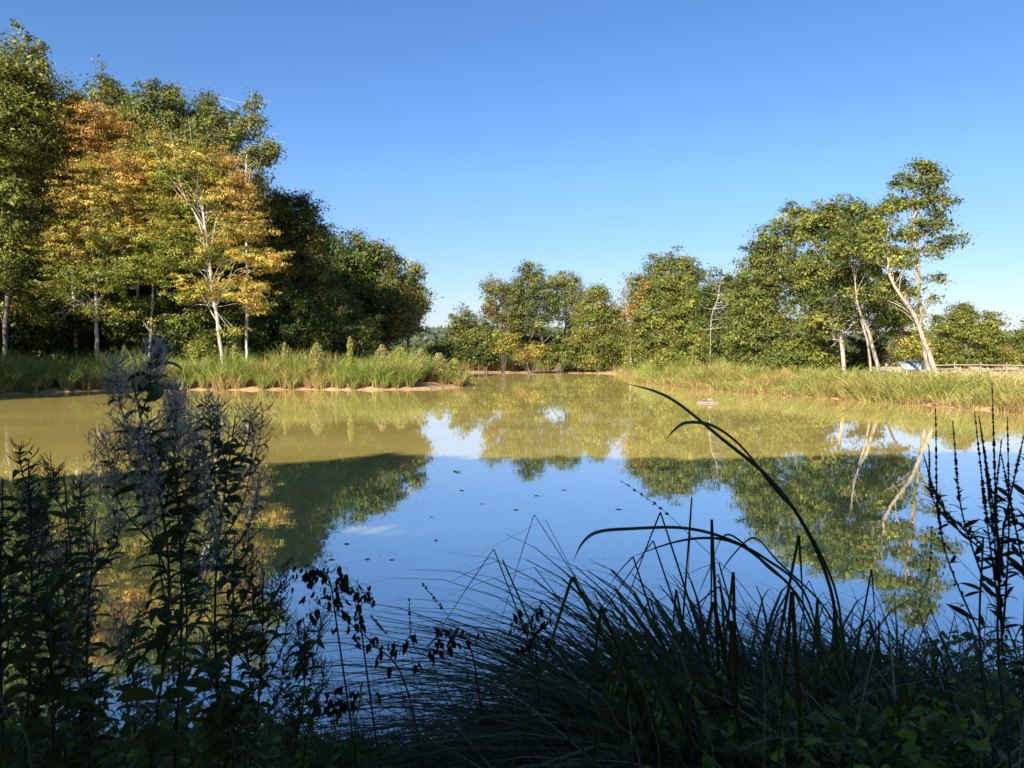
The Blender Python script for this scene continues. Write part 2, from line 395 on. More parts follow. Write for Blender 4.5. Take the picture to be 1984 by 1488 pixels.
green = pal_of([G_DK, G_MD, G_OL], [3, 4, 2]); dark = pal_of([G_DK, G_MD, (.10, .09, .02)], [6, 3, 1.5])
olive = pal_of([G_MD, G_OL, G_YG], [3, 5, 2]); lively = pal_of([G_MD, G_YG, G_OL], [3, 3, 3])
yellow = pal_of([C_YE, G_YG, (.44, .37, .05), G_OL], [3, 3, 2, 3]); rusty = pal_of([C_OR, C_RU, G_OL, G_YG], [3, 2, 3, 2])

# left wood, front row
tree('broadleaf_tree', 'tallest dense yellow-green tree at the left edge, its top above all others', 'tree', 53, [(10, 690, .26), (20, 450, .2), (35, 80, .04)],
     [(28, 150, 60, 92), (75, 200, 62, 80, 1), (0, 260, 70, 100, -1), (90, 290, 45, 90, 2), (10, 390, 80, 90), (-40, 200, 70, 120, 1), (-10, 500, 70, 60), (20, 590, 60, 30, 1, .6)],
     pal_of([G_OL, G_YG, G_MD], [4, 4, 3]), .21, 3.4, .7, .68, limbs=30, bark=(.12, .1, .08))
tree('beech_tree', 'golden orange beech with pale forked limbs, left of the two beeches by the pond', 'tree', 55,
     [(190, 690, .2), (185, 560, .17), (178, 400, .12), (170, 215, .03)],
     [(160, 250, 70, 55), (115, 250, 50, 45, 1), (210, 260, 60, 60, 1), (130, 340, 75, 60), (230, 340, 75, 60, -1), (170, 400, 110, 50), (130, 470, 85, 42, -1),
      (240, 450, 90, 45), (180, 535, 95, 34, -1, .8), (280, 520, 75, 32, 0, .8), (95, 555, 55, 24, -1, .5), (210, 605, 70, 20, -1, .4), (90, 620, 45, 12, -1, .35), (320, 400, 60, 55, .5)],
     pal_of([G_YG], [1], beech(lambda x, y: np.clip((590 - y) / 280, 0, 1) * (.92 - .0008 * abs(x - 150)))), .135, 1.9, .36, .5, bark=(.38, .34, .26), limbs=50, twig=2,
     extra=[[(183, 520, .09), (150, 400, .07), (118, 270, .02)], [(180, 480, .09), (215, 360, .06), (245, 240, .02)], [(186, 600, .07), (230, 500, .05), (300, 430, .02)],
            [(180, 430, .07), (160, 300, .05), (140, 215, .015)]], limb_r=.25)
tree('beech_tree', 'orange beech with long bare pale limbs reaching out to the right over the reeds', 'tree', 53,
     [(430, 692, .19), (412, 560, .16), (395, 420, .12), (380, 270, .03)],
     [(390, 320, 70, 55), (330, 330, 55, 60, 1), (440, 370, 60, 55), (360, 410, 75, 50, 1), (470, 440, 65, 40, -1), (400, 490, 85, 38), (505, 500, 55, 26, -1),
      (470, 560, 60, 26, -1), (380, 560, 70, 30), (500, 590, 35, 16, -1, .7), (330, 480, 60, 45), (350, 620, 50, 18, 0, .45), (450, 640, 45, 12, 0, .3), (300, 290, 45, 45, 1.5)],
     pal_of([G_YG], [1], beech(lambda x, y: np.clip((600 - y) / 420, 0, 1) * .6 + np.clip((x - 360) / 180, 0, .6))), .135, 1.85, .36, .5, bark=(.40, .36, .28), limbs=60, twig=2,
     extra=[[(415, 580, .1), (385, 430, .08), (320, 330, .05), (285, 270, .015)], [(405, 500, .09), (430, 380, .06), (470, 290, .02)], [(400, 450, .08), (350, 360, .05), (330, 250, .02)],
            [(412, 560, .08), (455, 500, .05), (520, 480, .02)], [(390, 390, .07), (375, 300, .04), (365, 225, .015)], [(430, 640, .09), (385, 560, .06), (350, 480, .03)]], limb_r=.25)
tree('alder_tree', 'tall thin-trunked tree with drooping ragged top rising right of the orange beech', 'tree', 56,
     [(478, 690, .15), (478, 500, .13), (477, 330, .1), (488, 175, .02)],
     [(490, 195, 16, 22, 0, .5), (485, 240, 30, 30, 0, .8), (450, 250, 45, 36), (505, 300, 30, 36), (450, 310, 45, 40, 1), (400, 215, 28, 34, 1, .6), (400, 280, 45, 50, 2), (520, 290, 18, 30), (480, 380, 40, 60, 2), (500, 190, 8, 16, 0, .5)],
     pal_of([G_MD, G_OL, (.17, .16, .05)], [4, 4, 3]), .2, 2.3, .6, .6, bark=(.48, .44, .38), limbs=40, twig=1)
tree('broadleaf_tree', 'green tree with a pointed top behind the left beech, beside the tallest tree', 'tree', 63, [(225, 690, .25), (215, 170, .04)],
     [(212, 190, 38, 50), (180, 260, 55, 70), (250, 240, 45, 60), (200, 350, 80, 80), (140, 230, 40, 60)], pal_of([G_MD, G_OL, G_YG], [4, 4, 1]), .2, 2.7, .6, .66)
tree('broadleaf_tree', 'green flat-topped tree between the two beeches, standing behind them', 'tree', 62, [(320, 690, .25), (310, 180, .04)],
     [(305, 195, 42, 42), (340, 225, 30, 50), (280, 250, 50, 60), (340, 310, 60, 70), (300, 400, 90, 90)], pal_of([G_MD, G_OL, G_DK], [4, 4, 2]), .2, 2.7, .6, .66)
tree('broadleaf_tree', 'grey-green loose tree behind the pale limbs of the right beech', 'tree', 64, [(420, 690, .22), (395, 195, .03)],
     [(392, 225, 32, 42, 0, .8), (360, 270, 35, 45), (425, 270, 36, 40), (420, 380, 70, 70), (500, 400, 40, 50)], pal_of([(.10, .12, .045), G_MD, G_OL], [4, 4, 3]), .22, 2.6, .6, .7)
for (x, lab, tx) in [(148, 'slim pale birch trunk leaning left at the wood edge, leftmost of the thin trunks', 138), (243, 'slim pale tree with a mottled trunk standing right of the left beech', 236), (263, 'thicker pale trunk with peeling bark deep between the two beeches', 270), (290, 'slender pale trunk leaning right behind the two beeches', 300)]:
    tree('birch_tree', lab, 'tree', 57 + (x % 5), [(x, 685, .13 if x != 263 else .22), (lerp(x, tx, .6), 560, .1), (tx, 470, .04)],
         [(tx, 500, 45, 30, 0, .6), (x - 15, 590, 45, 18, 0, .45), (x + 10, 640, 35, 12, 0, .4)], pal_of([G_MD, G_OL, G_YG], [3, 3, 3]), .17, 2.0, .3, .7, bark=(.5, .45, .36), limbs=16)
tree('round_tree', 'dark rounded oak with brownish top right of the orange beech', 'tree', 63, [(560, 690, .3), (560, 420, .08)],
     [(560, 410, 48, 45), (530, 430, 45, 55), (595, 440, 38, 50), (560, 520, 80, 70), (605, 500, 35, 50), (570, 610, 90, 65), (640, 600, 50, 70, 1)],
     pal_of([G_DK, G_MD, (.17, .12, .03)], [5, 3, 2]), .21, 3.4, .7, .68)
tree('round_tree', 'green tree with a rusty right shoulder, between the dark oak and the pond end', 'tree', 75, [(700, 690, .3), (700, 500, .08)],
     [(690, 490, 45, 40), (735, 510, 35, 42), (660, 520, 40, 50), (700, 580, 70, 60), (760, 560, 40, 55), (710, 650, 85, 45), (770, 620, 42, 55)],
     pal_of([G_MD, G_DK], [3, 3], lambda p, c, n: np.where(((to_px(p)[0] > 725) & (rng.random(n) < .32))[:, None], np.array([.22, .135, .04]), c)), .25, 3.6, .7, .85)
tree('round_tree', 'pale green feathery tree ending the left wood beside the open sky', 'tree', 84, [(790, 690, .25), (795, 540, .06)],
     [(800, 530, 26, 26, 0, .8), (790, 570, 38, 35), (812, 580, 24, 38), (780, 620, 36, 45), (765, 570, 30, 35, -1)],
     pal_of([G_OL, (.12, .14, .05), C_YE], [4, 4, 1]), .26, 2.8, .6, .8)
def bush(name, label, D, blobs, pal, leaf=.2, cov=3.0, flat=.7, cl=.55, stems=9, group=None, cat='bush', bark=(.16, .13, .1)):
    c = P(blobs[0][0], blobs[0][1], D); base = np.array([c[0], D, ground(c[0], D)[0] - .03])
    root = empty(name, base); tag(root, label, cat, group)
    cb, cents = crown_cloud(blobs, D, leaf, cov, flat, cl, pal); tb = Buf()
    for i in range(stems):
        tgt = cents[rng.integers(len(cents))]; s0 = base + np.append(rng.normal(size=2) * .15, 0)
        add_tube(tb, limb_path(s0, tgt, .1, 6), np.linspace(.04, .01, 6), jit(bark, 6, .1), 5)
    tb.build('stem', M_BARK, root, base, smooth=True); cb.build('crown', M_LEAF, root, base)
    return root
bush('shade_bush', 'broad dark willow bush at the foot of the dark oak, behind the reeds', 60, [(590, 640, 85, 50), (520, 650, 55, 40), (650, 660, 60, 38)], dark, .22, 3.4, stems=14)
bush('willow_bush', 'rounded bush with yellow-brown top under the green tree with a rusty shoulder', 66, [(690, 640, 36, 38), (700, 668, 40, 28)], pal_of([G_OL, C_YE, G_MD], [3, 2, 2]), .2, 3.2)
bush('willow_bush', 'light green sapling bush in front of the wood, below the orange beech', 54, [(390, 665, 22, 22), (376, 680, 20, 14), (405, 685, 18, 16)], lively, .15, 2.2)

# middle distance beyond the water
tree('round_tree', 'small grey-green tree standing free just right of the gap to the far hill', 'tree', 112, [(900, 690, .15), (898, 620, .05)],
     [(893, 615, 22, 22, 0, .8), (912, 628, 20, 18), (885, 640, 22, 18), (935, 640, 25, 22), (905, 655, 40, 25)], pal_of([(.12, .14, .05), G_OL], [3, 3]), .28, 2.6, .6, .9)
bush('shade_bush', 'dark low round bush at the pond end by the gap to the far hill', 104, [(880, 680, 50, 28), (850, 690, 32, 22), (930, 685, 48, 26)], dark, .28, 3.6, cl=.8)
tree('poplar_tree', 'loose tree with a reddish crown, left of the group of three', 'tree', 112, [(975, 690, .22), (985, 610, .15), (970, 560, .06)],
     [(958, 560, 24, 24), (985, 575, 26, 28), (955, 600, 24, 28), (985, 620, 30, 24), (1005, 590, 20, 40)],
     pal_of([G_OL, G_MD, (.24, .13, .05)], [3, 3, 2.4]), .25, 2.5, .7, .8, limbs=34)
tree('poplar_tree', 'tallest of the three loose trees beyond the water, with a blunt narrow top', 'tree', 110, [(1052, 700, .25), (1050, 650, .2), (1038, 600, .14), (1030, 520, .04)],
     [(1028, 528, 26, 24), (1012, 560, 30, 28), (1045, 560, 28, 30), (1020, 600, 38, 30), (1060, 600, 30, 28), (1035, 632, 34, 20, 0, .7)],
     pal_of([(.10, .12, .05), G_MD, G_OL], [3, 3, 3]), .25, 2.3, .7, .8, limbs=36, bark=(.1, .085, .07), extra=[[(1052, 665, .16), (1075, 640, .12), (1095, 600, .05)], [(1048, 640, .14), (1040, 610, .1), (1020, 570, .04)]])
tree('poplar_tree', 'yellow-green open tree, right one of the three loose trees beyond the water', 'tree', 114, [(1080, 700, .2), (1095, 640, .14), (1095, 545, .04)],
     [(1085, 545, 26, 22), (1110, 555, 24, 26), (1070, 575, 26, 26), (1125, 590, 20, 32), (1100, 605, 30, 28, 0, .7), (1120, 632, 26, 22)],
     pal_of([G_OL, G_YG, G_MD], [4, 3, 2]), .25, 2.3, .7, .8, limbs=36, bark=(.1, .085, .07))
tree('round_tree', 'conical dense green tree right of the three loose trees beyond the water', 'tree', 100, [(1160, 700, .28), (1160, 570, .05)],
     [(1160, 575, 24, 24), (1150, 610, 36, 34), (1185, 620, 30, 34), (1160, 660, 54, 36), (1200, 665, 26, 34), (1120, 670, 26, 32), (1140, 695, 40, 18)],
     pal_of([G_MD, G_OL, (.22, .16, .03)], [4, 4, 1.2]), .27, 3.3, .7, .9)
bush('yellow_bush', 'bright yellow bush below the loose tree with a reddish crown', 100, [(975, 665, 27, 20), (985, 655, 18, 14)], yellow, .24, 3, cl=.7)
bush('yellow_bush', 'brownish yellow bush below the tallest of the three loose trees', 98, [(1030, 680, 34, 18), (1012, 690, 20, 12)], pal_of([C_YE, (.2, .12, .04), G_OL], [3, 2, 3]), .24, 3, cl=.7)
bush('hedge_bush', 'green bush between the yellow bushes and the conical green tree', 99, [(1085, 680, 32, 22), (1065, 692, 20, 12)], green, .26, 3, cl=.7)
bush('hedge_bush', 'green bush left of the bright yellow bush beyond the water', 103, [(940, 668, 26, 26), (925, 650, 16, 18)], olive, .26, 2.8, cl=.7)
tree('bare_tree', 'thin pale half-bare tree showing between the conical tree and the big ash', 'tree', 98, [(1222, 700, .16), (1220, 620, .1), (1215, 540, .02)],
     [(1218, 550, 20, 24, 0, .5), (1212, 585, 18, 28, 0, .5), (1228, 590, 16, 26, 0, .5)], pal_of([(.34, .26, .16), (.22, .2, .1)], [2, 2]), .22, 1.2, .7, .7, bark=(.36, .31, .26), limbs=60, twig=2)
hb = bush('hedge_bush', 'low green hedge bush among those closing the gaps behind the trees beyond the water', 122, [(1000, 675, 30, 26), (980, 685, 22, 18), (1022, 685, 24, 18)], green, .32, 3, cl=.9, group='low bushes behind the trees beyond the water')
for i in range(11):
    q = P(940 + i * 29 + rng.uniform(-8, 8), 690, 118 + rng.uniform(0, 7)); copy_tree(hb, (q[0], q[1], .3), rng.random() * 6, (1.05, rng.uniform(.85, 1.5)))
# right-hand belt of trees
tree('ash_tree', 'big ash with a feathery pointed top, left part of the right-hand belt of trees', 'tree', 82, [(1310, 710, .32), (1305, 500, .05)],
     [(1315, 510, 30, 28), (1275, 525, 30, 26, 1, .8), (1345, 535, 26, 30), (1265, 500, 14, 16, 1, .5), (1300, 570, 55, 40), (1250, 560, 28, 40, 2)],
     pal_of([(.13, .14, .05), G_OL, G_MD], [3, 3, 3]), .24, 2.6, .6, .75, limbs=36)
tree('round_tree', 'broad olive-green maple with an orange left edge, in front of the big ash', 'tree', 74, [(1290, 715, .35), (1290, 580, .08)],
     [(1290, 565, 50, 40), (1250, 610, 42, 52), (1330, 580, 40, 45), (1300, 640, 70, 50), (1240, 670, 34, 42), (1360, 640, 45, 50), (1320, 690, 70, 26)],
     pal_of([G_OL, G_MD, G_YG], [5, 3, 1.5], lambda p, c, n: np.where(((to_px(p)[0] < 1252) & (rng.random(n) < .42) & (p[:, 2] > 5))[:, None], np.array([.36, .22, .05]), c)), .2, 3.4, .7, .68)
tree('round_tree', 'dark green rounded tree behind the bare dead tree', 'tree', 72, [(1395, 715, .3), (1395, 580, .06)],
     [(1398, 560, 34, 36), (1375, 590, 34, 36), (1420, 590, 30, 40), (1395, 650, 44, 50), (1360, 650, 30, 44)], pal_of([G_MD, G_DK, G_OL], [4, 3, 3]), .21, 3.3, .7, .7)
root = empty('dead_tree', P(1376, 690, 68)); b0 = np.array(root.location); b0[2] = .4; root.location = b0
tag(root, 'bare dead tree with pale horizontal twigs against the dark green trees', 'tree'); tb = Buf()
tk = spline([b0, P(1378, 620, 68), P(1390, 580, 68), P(1397, 540, 67.8)], 16); add_tube(tb, tk, np.linspace(.042, .01, 16), jit((.42, .39, .33), 16, .1), 6, .2)
for i in range(22):
    a = tk[rng.integers(4, 16)]; e = a + np.array([rng.choice([-1, 1, 1]) * (.5 + .9 * rng.random()), -.5 * rng.random(), .1 + .5 * rng.random()])
    add_tube(tb, limb_path(a, e, -.05, 6), np.linspace(.016, .006, 6), jit((.6, .56, .48), 6, .1), 4)
tb.build('trunk', M_BARK, root, b0, smooth=True)
tree('alder_tree', 'dense olive alder sloping down left of the clustered right-hand alders', 'tree', 58, [(1500, 715, .28), (1510, 420, .04)],
     [(1500, 470, 44, 40), (1550, 430, 42, 42), (1475, 495, 26, 24, 0, .8), (1470, 590, 60, 60), (1520, 530, 60, 60), (1440, 640, 36, 60), (1500, 640, 75, 55), (1450, 690, 45, 24), (1580, 560, 50, 70), (1560, 660, 70, 45), (1470, 530, 46, 50)],
     pal_of([G_OL, G_MD, G_DK, (.13, .11, .04)], [5, 5, 1, 1]), .19, 2.7, .6, .55, limbs=40)
tree('alder_tree', 'alder with a straight pale trunk, centre of the right-hand cluster', 'tree', 50, [(1637, 722, .2), (1628, 640, .17), (1620, 560, .13), (1614, 400, .03)],
     [(1612, 408, 30, 26, 0, .7), (1650, 405, 30, 24, 0, .8), (1590, 440, 40, 40), (1640, 460, 50, 45), (1590, 520, 50, 50), (1650, 540, 48, 50), (1610, 610, 55, 40), (1560, 660, 50, 40, 2), (1590, 395, 14, 12, 0, .5)],
     pal_of([G_OL, G_MD, G_DK], [5, 4, 2]), .18, 3.0, .55, .6, bark=(.42, .35, .25), limbs=44, twig=1)
tree('alder_tree', 'alder with twin pale stems leaning left, between the straight and the crooked trunks', 'tree', 47, [(1702, 722, .17), (1685, 650, .15), (1662, 590, .08), (1650, 460, .02)],
     [(1665, 430, 40, 36), (1645, 470, 34, 40, -1), (1700, 430, 30, 30), (1700, 500, 42, 45), (1660, 570, 45, 40, 1), (1700, 610, 45, 45, 1), (1735, 590, 28, 45, 2)],
     pal_of([G_OL, G_MD, G_DK], [4, 4, 3]), .18, 2.8, .55, .6, bark=(.35, .29, .22), limbs=30, twig=1, extra=[[(1690, 722, .13), (1682, 670, .12), (1668, 620, .08)]])
tree('alder_tree', 'short alder stem slanting right beside the feed shelter', 'tree', 48, [(1712, 722, .14), (1728, 680, .12), (1748, 640, .07), (1752, 560, .03)],
     [(1745, 620, 32, 36), (1735, 560, 30, 34)], pal_of([G_OL, G_MD], [3, 4]), .18, 2.6, .55, .55, bark=(.42, .36, .27), limbs=14)
tree('alder_tree', 'crooked pale alder leaning far left, its bent trunk crossing the tallest alder', 'tree', 42, [(1816, 742, .21), (1795, 675, .18), (1770, 610, .15), (1726, 540, .11), (1718, 485, .08), (1700, 435, .03)],
     [(1700, 420, 26, 26, 0, .7), (1725, 400, 24, 20, 0, .6), (1745, 500, 26, 26, 0, .8), (1690, 475, 30, 30), (1755, 570, 24, 24, 1, .8), (1715, 560, 26, 28, 1), (1775, 610, 18, 18, 1, .7)],
     pal_of([G_OL, G_MD, G_YG], [4, 4, 1]), .16, 2.5, .5, .5, bark=(.40, .33, .24), limbs=30, twig=1)
tree('alder_tree', 'tallest alder of the right bank with an upright bare trunk and airy tiered crown', 'tree', 44, [(1803, 735, .17), (1784, 640, .15), (1778, 500, .12), (1768, 410, .09), (1785, 310, .02)],
     [(1785, 325, 26, 22), (1755, 355, 30, 20, 0, .8), (1805, 350, 26, 22), (1790, 390, 30, 22), (1832, 385, 22, 14, 0, .8), (1740, 395, 36, 18, 0, .8), (1810, 425, 34, 22), (1760, 450, 36, 22, 0, .7), (1845, 465, 26, 14, 0, .8), (1815, 480, 30, 18, 0, .8),
      (1800, 540, 26, 14, 0, .5), (1810, 580, 20, 10, 0, .4), (1750, 500, 26, 20, 0, .6)],
     pal_of([G_MD, G_OL, G_DK], [4, 4, 2]), .16, 2.9, .5, .5, bark=(.37, .31, .23), limbs=50, twig=1)
tree('oak_tree', 'rounded spreading oak behind the wooden fence, standing alone on the right', 'tree', 82, [(1873, 722, .42), (1870, 670, .35), (1870, 610, .1)],
     [(1870, 605, 36, 20), (1835, 625, 32, 24), (1910, 625, 30, 24), (1870, 645, 60, 24), (1825, 665, 30, 22), (1925, 655, 22, 22), (1900, 685, 45, 18), (1850, 690, 40, 16)],
     pal_of([G_MD, G_OL, (.2, .2, .03)], [5, 4, 1.5]), .24, 3.0, .5, .8, limbs=34, bark=(.1, .085, .06))
tree('oak_tree', 'dark green tree cut off by the right edge of the photo', 'tree', 92, [(1995, 722, .35), (1995, 650, .08)],
     [(1992, 650, 28, 28), (2020, 640, 34, 40), (1980, 680, 30, 30), (2030, 690, 50, 30)], pal_of([G_MD, G_OL], [4, 2]), .26, 3.2, .6, .85)
bush('yellow_bush', 'yellow-leaved bush behind the feed shelter and the crooked alder', 66, [(1770, 665, 32, 28), (1740, 680, 26, 22), (1795, 680, 22, 20)], pal_of([C_YE, G_YG, G_OL], [3, 4, 2]), .2, 3.0, cl=.6)
bush('hedge_bush', 'green hedge bush right behind the fence, left of the lone oak trunk', 84, [(1820, 695, 30, 16), (1840, 705, 20, 10)], pal_of([G_OL, (.24, .17, .05)], [4, 2]), .22, 3.0, cl=.7)
bush('hedge_bush', 'reddish green hedge bush between the lone oak and the tree at the right edge', 88, [(1945, 690, 30, 20), (1920, 700, 25, 12)], pal_of([G_OL, G_YG, (.26, .15, .05)], [4, 2, 2]), .22, 3.0, cl=.7)
bush('hedge_bush', 'leafy bush at the foot of the dense olive alder', 52, [(1550, 690, 60, 30), (1510, 700, 40, 20), (1600, 700, 36, 20)], pal_of([G_MD, G_OL], [4, 3]), .18, 3.4, cl=.55)
bush('hedge_bush', 'dark bush filling the gap behind the twin leaning stems', 54, [(1680, 680, 40, 34), (1655, 700, 30, 20)], dark, .18, 3.4, cl=.55)
bush('willow_bush', 'pale green tall sapling on the right bank, in front of the dark green rounded tree', 60, [(1357, 680, 18, 26, 0), (1360, 655, 8, 14), (1350, 700, 24, 16)], lively, .15, 2.6, cl=.4)
bush('willow_bush', 'pale green low sapling on the right bank, in front of the broad maple', 62, [(1295, 690, 24, 18), (1280, 700, 22, 12)], lively, .15, 2.6, cl=.4)

# deep wood fill: individual dense trees behind the front row, copied
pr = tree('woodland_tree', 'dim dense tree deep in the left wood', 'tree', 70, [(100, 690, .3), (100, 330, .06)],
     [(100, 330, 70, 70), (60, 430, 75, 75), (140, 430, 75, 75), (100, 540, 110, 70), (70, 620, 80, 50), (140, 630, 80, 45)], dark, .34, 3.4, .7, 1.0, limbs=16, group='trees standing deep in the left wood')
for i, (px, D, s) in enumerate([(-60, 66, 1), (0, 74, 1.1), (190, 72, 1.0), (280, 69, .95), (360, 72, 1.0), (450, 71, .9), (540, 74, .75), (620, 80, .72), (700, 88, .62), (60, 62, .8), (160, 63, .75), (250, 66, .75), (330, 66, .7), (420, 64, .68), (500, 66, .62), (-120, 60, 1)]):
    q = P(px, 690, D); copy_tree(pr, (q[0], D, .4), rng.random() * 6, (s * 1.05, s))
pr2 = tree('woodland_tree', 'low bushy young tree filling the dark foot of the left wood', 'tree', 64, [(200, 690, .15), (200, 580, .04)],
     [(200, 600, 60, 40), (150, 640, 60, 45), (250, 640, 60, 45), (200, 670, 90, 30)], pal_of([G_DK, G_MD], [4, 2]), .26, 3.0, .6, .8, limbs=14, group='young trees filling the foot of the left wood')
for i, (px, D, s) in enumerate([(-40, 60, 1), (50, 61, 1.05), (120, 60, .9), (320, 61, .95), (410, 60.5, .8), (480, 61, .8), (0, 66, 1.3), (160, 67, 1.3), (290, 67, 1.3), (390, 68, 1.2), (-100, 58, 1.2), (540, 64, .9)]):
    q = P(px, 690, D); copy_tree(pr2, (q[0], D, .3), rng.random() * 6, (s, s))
# trees out of frame on the left bank: they shade the reeds and the pond's left end
pl = tree('bankside_tree', 'leafy tree on the left bank just outside the view', 'tree', 30, [(-400, 690, .3), (-400, 250, .05)],
     [(-400, 240, 130, 120), (-460, 350, 120, 120), (-340, 360, 120, 120), (-400, 480, 170, 120), (-400, 600, 150, 80)], olive, .3, 3.0, .7, 1.0, limbs=14, group='trees on the left bank outside the view')
pl.location = (-44, 33, .4)
for x, y, s in [(-34.5, 38, .85), (-34, 30.5, .95), (-38, 41, 1.0), (-40, 35, 1.05), (-36, 24, 1.1), (-47, 26, 1.1), (-46, 40, 1.15), (-43, 47, 1.0), (-52, 34, 1.3), (-46, 19, 1.0)]: copy_tree(pl, (x, y, .4), rng.random() * 6, (s, s))

# trees behind the camera whose shade covers the near bank and the near water
ta, te = math.sin(R(SUN_AZ)) / math.tan(R(SUN_EL)), math.cos(R(SUN_AZ)) / math.tan(R(SUN_EL))
EX = np.array([-40, -9, -7.4, -5.5, -4.1, -2.8, -1.6, 0, 1.5, 3.4, 6, 9, 40]); EY = np.array([13.5, 13.6, 14.1, 14.9, 15.9, 17.4, 16.9, 16.2, 16.6, 16.4, 16.9, 17.3, 19])
def shade_keep(p):
    sx, sy = p[:, 0] + p[:, 2] * ta, p[:, 1] + p[:, 2] * te
    k = sy < np.interp(sx, EX, EY) - .1 + .9 * (noise2(sx * .6, sy * .2, 2) - .5) - .95 * np.abs(rng.normal(size=len(sx))) + .5
    k &= (rng.random(len(sx)) < .04 + np.clip((((sx + 1.55) / .95) ** 2 + ((sy - 9.7) / .62) ** 2), 0, 3) ** 2)       # a gap in the leaves lets one patch of sun through
    k &= (rng.random(len(sx)) < .3 + np.clip((((sx - 1.8) / .8) ** 2 + ((sy - 14.9) / .4) ** 2), 0, 3) ** 2)
    return k
def shade_tree(x, y, H, lab):
    base = np.array([x, y, .5]); root = empty('shade_tree', base); tag(root, lab, 'tree', 'trees behind the viewer')
    b = Buf(); n = 17000
    u = rng.random(n); zz = 1.2 + (H - 1.2) * u; rr = 3.6 * (1 - .35 * u)
    a = rng.random(n) * 6.283; rad = rr * np.sqrt(rng.random(n))
    pos = np.stack([x + np.cos(a) * rad, y + np.sin(a) * rad, zz], 1); kk = shade_keep(pos); pos = pos[kk]
    L = .5 * (.6 + .8 * rng.random(len(pos)))
    add_leaves(b, pos, rng.normal(size=pos.shape) + np.array([0, 0, .3]), L, L * .6, jit(G_MD, len(pos)))
    tb = Buf(); pt = spline([base, base + (0, 0, H * .5), base + (.3, 0, H * .75)], 12); add_tube(tb, pt, np.linspace(.3, .05, 12), jit((.2, .17, .13), 12), 8)
    tb.build('trunk', M_BARK, root, base); b.build('crown', M_LEAF, root, base)
for i, x in enumerate(np.arange(-41, 14, 4.2)): shade_tree(x, -9 - 1.5 * (i % 2), 21, 'tall leafy tree behind the viewer')

# unseen boughs added overhead to keep sky light off the near bank
root = empty('shade_tree', (2.5, -3.5, .5)); tag(root, 'unseen tree added with boughs above the viewer to darken the near bank', 'tree', 'trees behind the viewer')
b = Buf(); n = 4500; pos = np.stack([rng.uniform(-11, 12, n), rng.uniform(-8, 1.2, n), rng.uniform(5.5, 9.5, n)], 1); pos = pos[shade_keep(pos)]
add_leaves(b, pos, rng.normal(size=pos.shape) + np.array([0, 0, .8]), .36 * (.6 + .8 * rng.random(len(pos))), .22, jit(G_MD, len(pos))); tb = Buf()
add_tube(tb, spline([(2.5, -3.5, .5), (2.6, -3.5, 4), (2.4, -3.2, 8)], 10), np.linspace(.24, .1, 10), jit((.2, .17, .13), 10), 8)
for i in range(18):
    tgt = pos[rng.integers(len(pos))]; add_tube(tb, limb_path(np.array([2.5, -3.4, rng.uniform(4.5, 7.5)]), tgt, .06, 8), np.linspace(.07, .015, 8), jit((.2, .17, .13), 8), 6)
tb.build('trunk', M_BARK, root, (2.5, -3.5, .5)); b.build('crown', M_LEAF, root, (2.5, -3.5, .5))

# distant wooded ridge in the gap
b = Buf(); n = 9000; dx = rng.uniform(-330, 420, n); dy = rng.uniform(380, 640, n); dz = ground(dx, dy) + rng.random(n) * 5
add_leaves(b, np.stack([dx, dy, dz], 1), rng.normal(size=(n, 3)) + (0, -1, .8), rng.uniform(3, 7, n), rng.uniform(2, 4, n), jit((.10, .13, .075), n, .35))
tag(b.build('distant_wood', M_LEAF), 'hazy wooded ridge on the horizon in the gap between the trees', 'woodland', kind='stuff')
b = Buf(); n = 26000; dx = rng.uniform(-45, 130, n); dy = 128 + rng.normal(size=n) * 3; hh = 3.0 + 2.2 * noise2(dx * .12, 0 * dx, 6)
dz = .3 + hh * rng.random(n) ** .8
add_leaves(b, np.stack([dx, dy, dz], 1), rng.normal(size=(n, 3)) + (0, -.8, .8), rng.uniform(.4, .8, n), rng.uniform(.25, .5, n), jit((.10, .12, .04), n, .4))
tag(b.build('distant_hedge', M_LEAF), 'low continuous hedge far behind the trees beyond the water', 'hedge', kind='stuff')

# ------------------------------------------------------------------ reed beds and bank grass
def tussocks(cx, cy, hh, nb, spread, w, c0, c1, droop=.35, lean=.2, b=None, seg=4):
    b = b or Buf(); N = len(cx); rep = np.repeat(np.arange(N), nb)
    ang = rng.random(len(rep)) * 6.283; r = spread * np.sqrt(rng.random(len(rep)))
    x = cx[rep] + np.cos(ang) * r; y = cy[rep] + np.sin(ang) * r
    z = np.maximum(ground(cx, cy)[rep], -.05) - .02
    h = hh[rep] * (.55 + .6 * rng.random(len(rep)))
    az = ang + rng.normal(size=len(rep)) * .7
    k0 = c0[rep] * (1 + .2 * rng.normal(size=(len(rep), 1))); k1 = c1[rep] * (1 + .22 * rng.normal(size=(len(rep), 1)))
    add_blades(b, np.stack([x, y, z], 1), az, h, w * (.6 + .8 * rng.random(len(rep))), lean * rng.random(len(rep)) * 1.6, droop * (.3 + 1.4 * rng.random(len(rep))),
               np.clip(k0, .01, .9), np.clip(k1, .01, .9), seg, face=rng.random(len(rep)) * 3.14)
    return b
def scatter(n, x0, x1, y0, y1, dmin, dmax, bias=1.6):
    x = rng.uniform(x0, x1, n * 6); y = rng.uniform(y0, y1, n * 6); d = shore(x, y)
    k = (d > dmin) & (d < dmax); x, y, d = x[k], y[k], d[k]
    p = np.exp(-bias * (d - dmin)); k = rng.random(len(x)) < np.maximum(p, .25); return x[k][:n], y[k][:n], d[k][:n]
reed_g, reed_y, reed_o = np.array([.19, .30, .04]), np.array([.46, .37, .11]), np.array([.26, .33, .055])
brown = np.array([.34, .22, .09])
